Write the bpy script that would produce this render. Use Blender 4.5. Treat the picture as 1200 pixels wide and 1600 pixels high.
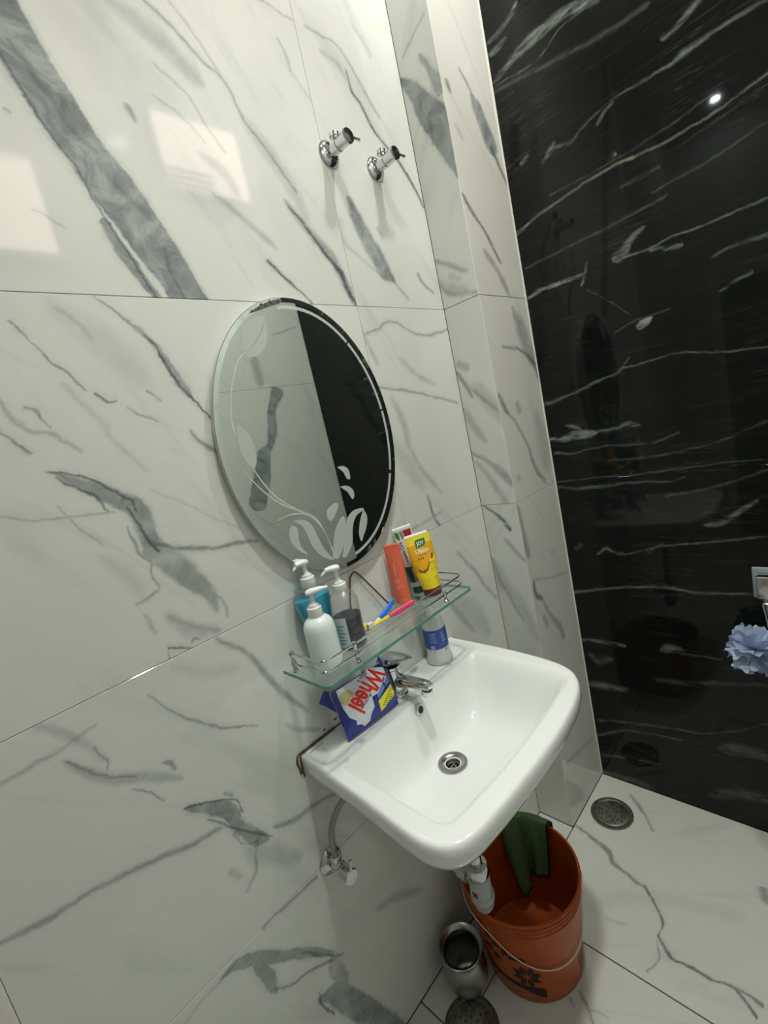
import bpy, bmesh, math, random
from mathutils import Vector, Matrix, noise
random.seed(7)
PI = math.pi
for _o in list(bpy.data.objects):
    bpy.data.objects.remove(_o)
SC = bpy.context.scene
COL = SC.collection

# ------------------------------------------------------------------ camera
cam_d = bpy.data.cameras.new('camera')
cam = bpy.data.objects.new('camera', cam_d)
COL.objects.link(cam)
cam.rotation_mode = 'XYZ'
cam.location = (-1.16762, -0.85991, 1.5)
cam.rotation_euler = (math.radians(80.0508), math.radians(12.6679), math.radians(-45.8225))
cam_d.sensor_fit = 'VERTICAL'
cam_d.sensor_height = 36.0
cam_d.lens = 717.177 / 1600.0 * 36.0
cam_d.clip_start = 0.02
SC.camera = cam

# ------------------------------------------------------------------ world, lights, exposure
w = bpy.data.worlds.new('world'); SC.world = w
w.use_nodes = True
w.node_tree.nodes['Background'].inputs[0].default_value = (0.80, 0.86, 0.84, 1)
w.node_tree.nodes['Background'].inputs[1].default_value = 0.02
SC.view_settings.view_transform = 'Standard'
SC.view_settings.look = 'None'
SC.view_settings.gamma = 1.0
SC.view_settings.use_curve_mapping = False
SC.view_settings.exposure = 0.0
LAMP_POS = (-0.58, -0.70, 3.19)       # recessed ceiling downlight over the basin
DOWN_POS = (-2.49, -0.305, 3.19)       # small downlight by the door
LAMP_W = 6.2
LAMP_SPREAD = 92
LAMP2_POS = (0.0, -0.56, 3.19)      # second recessed downlight, nearer the column
LAMP2_W = 11.0
DOWN_W = 2.4

def area_light(name, loc, size, power, color):
    d = bpy.data.lights.new(name, 'AREA'); d.shape = 'DISK'; d.size = size
    d.energy = power; d.color = color
    o = bpy.data.objects.new(name, d); COL.objects.link(o); o.location = loc
    return o
area_light('lamp_light', (LAMP_POS[0], LAMP_POS[1], LAMP_POS[2] - 0.012), 0.10, LAMP_W, (0.965, 1.0, 0.93)).data.spread = math.radians(LAMP_SPREAD)
area_light('lamp_light', (LAMP2_POS[0], LAMP2_POS[1], LAMP2_POS[2] - 0.012), 0.10, LAMP2_W, (0.965, 1.0, 0.93))
area_light('downlight_light', (DOWN_POS[0], DOWN_POS[1], DOWN_POS[2] - 0.012), 0.045, DOWN_W, (0.86, 0.95, 1.0))

# ------------------------------------------------------------------ room dimensions
XL, XA, XC, XK = -2.80, -1.276, 0.0931, 0.3829   # end wall, end of tiled wall, column side, black wall
DC = 0.1272                                        # column depth
YO = -1.10                                         # opposite wall
ZC = 3.20                                          # ceiling
JOINTS = [0.0, 0.594, 1.1936, 1.8205, 2.42, ZC]
XJ = -0.280

# ------------------------------------------------------------------ helpers
def tag(o, label=None, cat=None, group=None, kind=None):
    if label: o['label'] = label
    if cat: o['category'] = cat
    if group: o['group'] = group
    if kind: o['kind'] = kind
    return o

def empty(name, loc=(0, 0, 0), rz=0.0):
    o = bpy.data.objects.new(name, None); COL.objects.link(o)
    o.location = loc; o.rotation_euler = (0, 0, rz); o.empty_display_size = 0.03
    return o

def link_mesh(name, me, mat=None, parent=None, smooth=True):
    if mat is not None and not me.materials: me.materials.append(mat)
    if smooth:
        for p in me.polygons: p.use_smooth = True
    o = bpy.data.objects.new(name, me); COL.objects.link(o)
    if parent is not None: o.parent = parent
    return o

def obj(name, bm, mat=None, parent=None, smooth=True, sharp=35):
    bmesh.ops.recalc_face_normals(bm, faces=bm.faces)
    me = bpy.data.meshes.new(name); bm.to_mesh(me); bm.free()
    o = link_mesh(name, me, mat, parent, smooth)
    if smooth and sharp:
        me.set_sharp_from_angle(angle=math.radians(sharp))
    return o

def bm_box(bm, x0, x1, y0, y1, z0, z1, bevel=0.0, seg=2, M=None):
    vs = [bm.verts.new((x, y, z)) for x in (x0, x1) for y in (y0, y1) for z in (z0, z1)]
    f = [(0, 1, 3, 2), (4, 6, 7, 5), (0, 4, 5, 1), (2, 3, 7, 6), (0, 2, 6, 4), (1, 5, 7, 3)]
    fs = [bm.faces.new([vs[i] for i in q]) for q in f]
    if bevel > 0:
        es = list({e for q in fs for e in q.edges})
        r = bmesh.ops.bevel(bm, geom=es, offset=bevel, segments=seg, profile=0.5, affect='EDGES')
        vs = list({v for q in r['faces'] for v in q.verts} | {v for v in vs if v.is_valid})
    if M is not None:
        bmesh.ops.transform(bm, matrix=M, verts=[v for v in vs if v.is_valid])
    return bm

def frame_from(axis, up=(0, 0, 1)):
    z = Vector(axis).normalized(); u = Vector(up)
    if abs(z.dot(u)) > 0.98: u = Vector((1, 0, 0))
    x = u.cross(z).normalized(); y = z.cross(x)
    return Matrix((x, y, z)).transposed().to_4x4()

def bm_lathe(bm, prof, n=32, M=None, cap0=True, cap1=True, sx=1.0, sy=1.0):
    rings = []
    for r, z in prof:
        ring = []
        for i in range(n):
            a = 2 * PI * i / n
            p = Vector((r * sx * math.cos(a), r * sy * math.sin(a), z))
            if M is not None: p = M @ p
            ring.append(bm.verts.new(p))
        rings.append(ring)
    for a, b in zip(rings[:-1], rings[1:]):
        for i in range(n):
            bm.faces.new((a[i], a[(i + 1) % n], b[(i + 1) % n], b[i]))
    if cap0 and prof[0][0] > 1e-6: bm.faces.new(rings[0][::-1])
    if cap1 and prof[-1][0] > 1e-6: bm.faces.new(rings[-1])
    return rings

def T(x, y, z): return Matrix.Translation((x, y, z))

def round_path(pts, r, n=6):
    pts = [Vector(p) for p in pts]; out = [pts[0]]
    for a, b, c in zip(pts[:-2], pts[1:-1], pts[2:]):
        d1 = (a - b); d2 = (c - b); rr = min(r, d1.length * .48, d2.length * .48)
        p0 = b + d1.normalized() * rr; p1 = b + d2.normalized() * rr
        for i in range(n + 1):
            t = i / n
            out.append(p0 * (1 - t) ** 2 + b * 2 * t * (1 - t) + p1 * t * t)
    out.append(pts[-1]); return out

def bm_tube(bm, pts, rad, n=10, cap=True, closed=False):
    pts = [Vector(p) for p in pts]; m = len(pts)
    rads = rad if isinstance(rad, (list, tuple)) else [rad] * m
    up = None; rings = []
    for i, p in enumerate(pts):
        if closed: d = pts[(i + 1) % m] - pts[i - 1]
        else: d = pts[min(i + 1, m - 1)] - pts[max(i - 1, 0)]
        d.normalize()
        if up is None:
            up = Vector((0, 0, 1)) if abs(d.z) < .9 else Vector((1, 0, 0))
        x = (up - d * up.dot(d)).normalized(); up = x; y = d.cross(x)
        rings.append([bm.verts.new(p + (x * math.cos(2 * PI * k / n) + y * math.sin(2 * PI * k / n)) * rads[i]) for k in range(n)])
    prs = list(zip(rings[:-1], rings[1:]))
    if closed: prs.append((rings[-1], rings[0]))
    for a, b in prs:
        for k in range(n): bm.faces.new((a[k], a[(k + 1) % n], b[(k + 1) % n], b[k]))
    if cap and not closed:
        bm.faces.new(rings[0][::-1]); bm.faces.new(rings[-1])

def bm_ball(bm, c, r, n=12, sc=(1, 1, 1)):
    M = T(*c) @ Matrix.Diagonal((r * sc[0], r * sc[1], r * sc[2], 1))
    bmesh.ops.create_uvsphere(bm, u_segments=n, v_segments=max(6, n * 2 // 3), radius=1.0, matrix=M)

def bm_loops(bm, loops, cap0=True, cap1=True):
    rs = [[bm.verts.new(p) for p in l] for l in loops]; n = len(rs[0])
    for a, b in zip(rs[:-1], rs[1:]):
        for i in range(n): bm.faces.new((a[i], a[(i + 1) % n], b[(i + 1) % n], b[i]))
    if cap0: bm.faces.new(rs[0][::-1])
    if cap1: bm.faces.new(rs[-1])
    return rs

def bm_slab(bm, pts, t, f):
    """flat polygon (u,v) with thickness t, mapped through f(u,v,h)"""
    a = [bm.verts.new(f(u, v, t)) for u, v in pts]; b = [bm.verts.new(f(u, v, 0.0)) for u, v in pts]
    n = len(pts); bm.faces.new(a); bm.faces.new(b[::-1])
    for i in range(n): bm.faces.new((a[i], b[i], b[(i + 1) % n], a[(i + 1) % n]))

# ------------------------------------------------------------------ materials
def new_mat(name):
    m = bpy.data.materials.new(name); m.use_nodes = True
    nt = m.node_tree; b = nt.nodes['Principled BSDF']
    return m, nt, b

def N(nt, t, **kw):
    n = nt.nodes.new(t)
    for k, v in kw.items(): setattr(n, k, v)
    return n

def math_node(nt, op, a, b=None, c=None, clamp=False):
    n = nt.nodes.new('ShaderNodeMath'); n.operation = op; n.use_clamp = clamp
    for i, v in enumerate((a, b, c)):
        if v is None: continue
        if hasattr(v, 'links'): nt.links.new(v, n.inputs[i])
        else: n.inputs[i].default_value = v
    return n.outputs[0]

def noise_tex(nt, vec, scale, detail=3, rough=.5, dist=0.0):
    n = N(nt, 'ShaderNodeTexNoise'); n.inputs['Scale'].default_value = scale
    n.inputs['Detail'].default_value = detail; n.inputs['Roughness'].default_value = rough
    n.inputs['Distortion'].default_value = dist
    nt.links.new(vec, n.inputs['Vector']); return n

def ramp(nt, fac, stops):
    r = N(nt, 'ShaderNodeValToRGB'); e = r.color_ramp.elements
    e[0].position, e[0].color = stops[0][0], (*stops[0][1], 1)
    e[1].position, e[1].color = stops[-1][0], (*stops[-1][1], 1)
    for p, c in stops[1:-1]:
        x = e.new(p); x.color = (*c, 1)
    nt.links.new(fac, r.inputs[0]); return r.outputs[0]

def mix_col(nt, fac, a, b, mode='MIX'):
    n = N(nt, 'ShaderNodeMix', data_type='RGBA', blend_type=mode)
    for s, v in ((n.inputs[0], fac), (n.inputs[6], a), (n.inputs[7], b)):
        if hasattr(v, 'links'): nt.links.new(v, s)
        else: s.default_value = v if not isinstance(v, tuple) or len(v) == 4 else (*v, 1)
    return n.outputs[2]

def plain(name, col, rough=.4, metal=0.0, bump=0.0, bscale=60, var=.06, coat=0.0, **kw):
    """procedural plain material: slight colour mottling and optional fine bump"""
    m, nt, b = new_mat(name)
    tc = N(nt, 'ShaderNodeTexCoord')
    nz = noise_tex(nt, tc.outputs['Object'], bscale, 4, .6)
    c0 = tuple(max(0, x * (1 - var)) for x in col); c1 = tuple(min(1, x * (1 + var)) for x in col)
    nt.links.new(ramp(nt, nz.outputs[0], [(.3, c0), (.7, c1)]), b.inputs['Base Color'])
    b.inputs['Roughness'].default_value = rough; b.inputs['Metallic'].default_value = metal
    b.inputs['Coat Weight'].default_value = coat; b.inputs['Coat Roughness'].default_value = .05
    for k, v in kw.items(): b.inputs[k].default_value = v
    if bump:
        bp = N(nt, 'ShaderNodeBump'); bp.inputs['Strength'].default_value = bump; bp.inputs['Distance'].default_value = .002
        nt.links.new(nz.outputs[0], bp.inputs['Height']); nt.links.new(bp.outputs[0], b.inputs['Normal'])
    return m

def see_through(name, col, rough=.05, alpha=.3, spec=1.0):
    """clear plastic or thin glass: tinted pass-through plus surface gloss"""
    m, nt, b = new_mat(name)
    nt.nodes.remove(b)
    out = nt.nodes['Material Output']
    tr = N(nt, 'ShaderNodeBsdfTransparent'); tr.inputs[0].default_value = (*col, 1)
    df = N(nt, 'ShaderNodeBsdfDiffuse'); df.inputs[0].default_value = (*col, 1)
    gl = N(nt, 'ShaderNodeBsdfGlossy'); gl.inputs['Roughness'].default_value = rough
    fr = N(nt, 'ShaderNodeFresnel'); ge = N(nt, 'ShaderNodeNewGeometry')
    nt.links.new(math_node(nt, 'MULTIPLY_ADD', ge.outputs['Backfacing'], 1 / 1.5 - 1.5, 1.5), fr.inputs[0])   # same gloss on both faces of a thin sheet
    m1 = N(nt, 'ShaderNodeMixShader'); m1.inputs[0].default_value = alpha
    nt.links.new(tr.outputs[0], m1.inputs[1]); nt.links.new(df.outputs[0], m1.inputs[2])
    m2 = N(nt, 'ShaderNodeMixShader')
    nt.links.new(math_node(nt, 'MULTIPLY', fr.outputs[0], spec, clamp=True), m2.inputs[0])
    nt.links.new(m1.outputs[0], m2.inputs[1]); nt.links.new(gl.outputs[0], m2.inputs[2])
    nt.links.new(m2.outputs[0], out.inputs[0]); return m

def emit_mat(name, col, strength):
    m, nt, b = new_mat(name)
    b.inputs['Base Color'].default_value = (*col, 1)
    b.inputs['Emission Color'].default_value = (*col, 1); b.inputs['Emission Strength'].default_value = strength
    return m

# node group that turns (along, across) vein coordinates into a soft-edged mask
def vein_group():
    g = bpy.data.node_groups.new('vein_mask', 'ShaderNodeTree')
    for n in ('Across', 'Centre', 'Width', 'Soft', 'Strength'):
        g.interface.new_socket(n, in_out='INPUT', socket_type='NodeSocketFloat')
    g.interface.new_socket('Mask', in_out='OUTPUT', socket_type='NodeSocketFloat')
    g.interface.new_socket('Halo', in_out='OUTPUT', socket_type='NodeSocketFloat')
    gi = N(g, 'NodeGroupInput'); go = N(g, 'NodeGroupOutput')
    c = math_node(g, 'MULTIPLY_ADD', gi.outputs[1], 0.8, -0.4)
    d = math_node(g, 'ABSOLUTE', math_node(g, 'SUBTRACT', gi.outputs[0], c))
    wd = math_node(g, 'MULTIPLY_ADD', gi.outputs[2], 0.2, -0.06)
    x = math_node(g, 'DIVIDE', math_node(g, 'SUBTRACT', wd, d), gi.outputs[3])
    mr = N(g, 'ShaderNodeMapRange', interpolation_type='SMOOTHSTEP')
    mr.inputs['From Min'].default_value = -0.8; mr.inputs['From Max'].default_value = 0.8
    g.links.new(x, mr.inputs[0])
    g.links.new(math_node(g, 'MULTIPLY', mr.outputs[0], gi.outputs[4]), go.inputs[0])
    mh = N(g, 'ShaderNodeMapRange', interpolation_type='SMOOTHSTEP')
    mh.inputs['From Min'].default_value = -0.014; mh.inputs['From Max'].default_value = 0.006
    g.links.new(math_node(g, 'SUBTRACT', wd, d), mh.inputs[0])
    g.links.new(math_node(g, 'MULTIPLY', mh.outputs[0], gi.outputs[4]), go.inputs[1])
    return g
VG = vein_group()

def vein_masks(nt, vec, veins, kinds):
    """one accumulated mask per kind from recorded vein courses"""
    acc = {k: None for k in kinds}
    for kind, st, soft, ox, oy, ang, ln, rec in veins:
        if kind not in acc: continue
        mp = N(nt, 'ShaderNodeMapping', vector_type='TEXTURE')
        mp.inputs[1].default_value = (ox, oy, 0); mp.inputs[2].default_value = (0, 0, ang); mp.inputs[3].default_value = (ln, 1, 1)
        nt.links.new(vec, mp.inputs[0])
        sp = N(nt, 'ShaderNodeSeparateXYZ'); nt.links.new(mp.outputs[0], sp.inputs[0])
        cv = N(nt, 'ShaderNodeRGBCurve'); cm = cv.mapping; cm.extend = 'HORIZONTAL'
        for ci, key in ((0, 1), (1, 2)):
            cu = cm.curves[ci]
            vals = [(r[0], (r[1] + .4) / .8 if key == 1 else (r[2] + .06) / .2) for r in rec]
            cu.points[0].location = vals[0]; cu.points[1].location = vals[-1]
            for p in vals[1:-1]: cu.points.new(*p)
            for p in cu.points: p.handle_type = 'AUTO_CLAMPED'
        cm.update()
        nt.links.new(sp.outputs[0], cv.inputs[1])
        sc = N(nt, 'ShaderNodeSeparateColor'); nt.links.new(cv.outputs[0], sc.inputs[0])
        gr = N(nt, 'ShaderNodeGroup'); gr.node_tree = VG
        nt.links.new(sp.outputs[1], gr.inputs[0]); nt.links.new(sc.outputs[0], gr.inputs[1]); nt.links.new(sc.outputs[1], gr.inputs[2])
        gr.inputs[3].default_value = max(soft, .0012); gr.inputs[4].default_value = st
        acc[kind] = gr.outputs[0] if acc[kind] is None else math_node(nt, 'MAXIMUM', acc[kind], gr.outputs[0])
        if 'h' in acc: acc['h'] = gr.outputs[1] if acc['h'] is None else math_node(nt, 'MAXIMUM', acc['h'], gr.outputs[1])
    return acc

def plane_vec(nt, axes, wob=1.0):
    """in-plane coordinates (u,v,0) of a tiled surface, gently wobbled so veins meander"""
    tc = N(nt, 'ShaderNodeTexCoord'); sp = N(nt, 'ShaderNodeSeparateXYZ')
    nt.links.new(tc.outputs['Object'], sp.inputs[0])
    cb = N(nt, 'ShaderNodeCombineXYZ')
    nt.links.new(sp.outputs[axes[0]], cb.inputs[0]); nt.links.new(sp.outputs[axes[1]], cb.inputs[1])
    raw = cb.outputs[0]
    cur = raw
    for s, a in ((14, .012 * wob), (55, .0085 * wob), (220, .0030 * wob)):
        nz = noise_tex(nt, raw, s, 2, .5)
        sb = N(nt, 'ShaderNodeVectorMath', operation='SUBTRACT'); nt.links.new(nz.outputs['Color'], sb.inputs[0]); sb.inputs[1].default_value = (.5, .5, .5)
        sc = N(nt, 'ShaderNodeVectorMath', operation='SCALE'); nt.links.new(sb.outputs[0], sc.inputs[0]); sc.inputs['Scale'].default_value = a
        ad = N(nt, 'ShaderNodeVectorMath', operation='ADD'); nt.links.new(cur, ad.inputs[0]); nt.links.new(sc.outputs[0], ad.inputs[1])
        cur = ad.outputs[0]
    return raw, cur

def marble(name, key, axes, base=(.735, .75, .712), generic=0.0, rough=.055):
    m, nt, b = new_mat(name)
    raw, vec = plane_vec(nt, axes)
    acc = vein_masks(nt, vec, VEINS.get(key, []), ('g', 'd', 'h'))
    base_n = noise_tex(nt, raw, 2.3, 4, .55)
    col = ramp(nt, base_n.outputs[0], [(.3, tuple(x * .95 for x in base)), (.7, tuple(min(1, x * 1.03) for x in base))])
    # faint procedural drifts running diagonally
    rm = N(nt, 'ShaderNodeMapping', vector_type='TEXTURE'); rm.inputs[2].default_value = (0, 0, -1.0); rm.inputs[3].default_value = (.80, .20, 1)
    nt.links.new(raw, rm.inputs[0])
    dn = noise_tex(nt, rm.outputs[0], 2.2, 5, .6, .6)
    dm = math_node(nt, 'MULTIPLY', math_node(nt, 'SUBTRACT', dn.outputs[0], .55, clamp=True), 1.7 + 1.8 * generic, clamp=True)
    col = mix_col(nt, dm, col, (.36, .40, .40, 1))
    if generic > 0:
        mn = noise_tex(nt, rm.outputs[0], 3.1, 6, .6, 1.2)
        rid = math_node(nt, 'ABSOLUTE', math_node(nt, 'SUBTRACT', mn.outputs[0], .5))
        ln = math_node(nt, 'SUBTRACT', 1.0, math_node(nt, 'MULTIPLY', rid, 45.0), clamp=True)
        msk = noise_tex(nt, raw, 2.0, 2, .5)
        ln = math_node(nt, 'MULTIPLY', ln, math_node(nt, 'MULTIPLY', math_node(nt, 'SUBTRACT', msk.outputs[0], .48, clamp=True), 6.0 * generic, clamp=True))
        col = mix_col(nt, ln, col, (.20, .23, .24, 1))
    if acc['h'] is not None:
        hn = noise_tex(nt, vec, 26, 4, .6)
        col = mix_col(nt, math_node(nt, 'MULTIPLY', acc['h'], math_node(nt, 'MULTIPLY_ADD', hn.outputs[0], 1.3, -.32, clamp=True)), col, (.33, .36, .37, 1))
    if acc['g'] is not None:
        mot = noise_tex(nt, vec, 11, 6, .66, 1.8)
        gcol = ramp(nt, mot.outputs[0], [(.30, (.10, .12, .125)), (.5, (.235, .27, .275)), (.70, (.42, .45, .445))])
        col = mix_col(nt, math_node(nt, 'MULTIPLY', acc['g'], .88), col, gcol)
    if acc['d'] is not None:
        br = noise_tex(nt, vec, 34, 4, .65)
        k = math_node(nt, 'MULTIPLY', acc['d'], math_node(nt, 'MULTIPLY_ADD', br.outputs[0], 2.0, -.02, clamp=True), clamp=True)
        col = mix_col(nt, k, col, (.075, .088, .095, 1))
    nt.links.new(col, b.inputs['Base Color'])
    b.inputs['Roughness'].default_value = rough; b.inputs['Specular IOR Level'].default_value = .5
    b.inputs['IOR'].default_value = 1.5
    return m

def black_marble(name, key):
    m, nt, b = new_mat(name)
    raw, vec = plane_vec(nt, (1, 2), .8)
    acc = vein_masks(nt, vec, VEINS[key], ('w', 'm'))
    rm = N(nt, 'ShaderNodeMapping'); rm.inputs[2].default_value = (0, 0, -.03); rm.inputs[3].default_value = (1.0, 17, 1)
    nt.links.new(raw, rm.inputs[0])
    sn = noise_tex(nt, rm.outputs[0], 4.5, 7, .68, .35)
    st = math_node(nt, 'MULTIPLY', math_node(nt, 'SUBTRACT', sn.outputs[0], .56, clamp=True), 1.5, clamp=True)
    mn = noise_tex(nt, rm.outputs[0], 2.2, 6, .6, .5)
    rid = math_node(nt, 'ABSOLUTE', math_node(nt, 'SUBTRACT', mn.outputs[0], .5))
    ln = math_node(nt, 'SUBTRACT', 1.0, math_node(nt, 'MULTIPLY', rid, 90.0), clamp=True)
    msk = noise_tex(nt, raw, 3.0, 3, .6)
    ln = math_node(nt, 'MULTIPLY', ln, math_node(nt, 'MULTIPLY', math_node(nt, 'SUBTRACT', msk.outputs[0], .5, clamp=True), 1.3, clamp=True))
    base = ramp(nt, noise_tex(nt, raw, 2.0, 3, .5).outputs[0], [(.3, (.0055, .0065, .0065)), (.7, (.0105, .012, .011))])
    col = mix_col(nt, math_node(nt, 'MULTIPLY', st, .30), base, (.20, .20, .18, 1))
    col = mix_col(nt, ln, col, (.26, .24, .19, 1))
    bm_ = N(nt, 'ShaderNodeMapping'); bm_.inputs[2].default_value = (0, 0, .25); bm_.inputs[3].default_value = (16, 75, 1)
    nt.links.new(vec, bm_.inputs[0]); br = noise_tex(nt, bm_.outputs[0], 1.0, 5, .68)
    for k in acc:
        if acc[k] is None: acc[k] = math_node(nt, 'ADD', 0.0, 0.0)
    kw_ = math_node(nt, 'MULTIPLY', acc['w'], math_node(nt, 'MULTIPLY_ADD', br.outputs[0], 4.2, -1.45, clamp=True), clamp=True)
    km = math_node(nt, 'MULTIPLY', acc['m'], math_node(nt, 'MULTIPLY_ADD', br.outputs[0], 3.6, -1.15, clamp=True), clamp=True)
    col = mix_col(nt, kw_, col, (.33, .37, .345, 1))
    col = mix_col(nt, km, col, (.40, .37, .30, 1))
    nt.links.new(col, b.inputs['Base Color'])
    b.inputs['Roughness'].default_value = .035; b.inputs['Specular IOR Level'].default_value = .27; b.inputs['IOR'].default_value = 1.5
    return m

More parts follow.
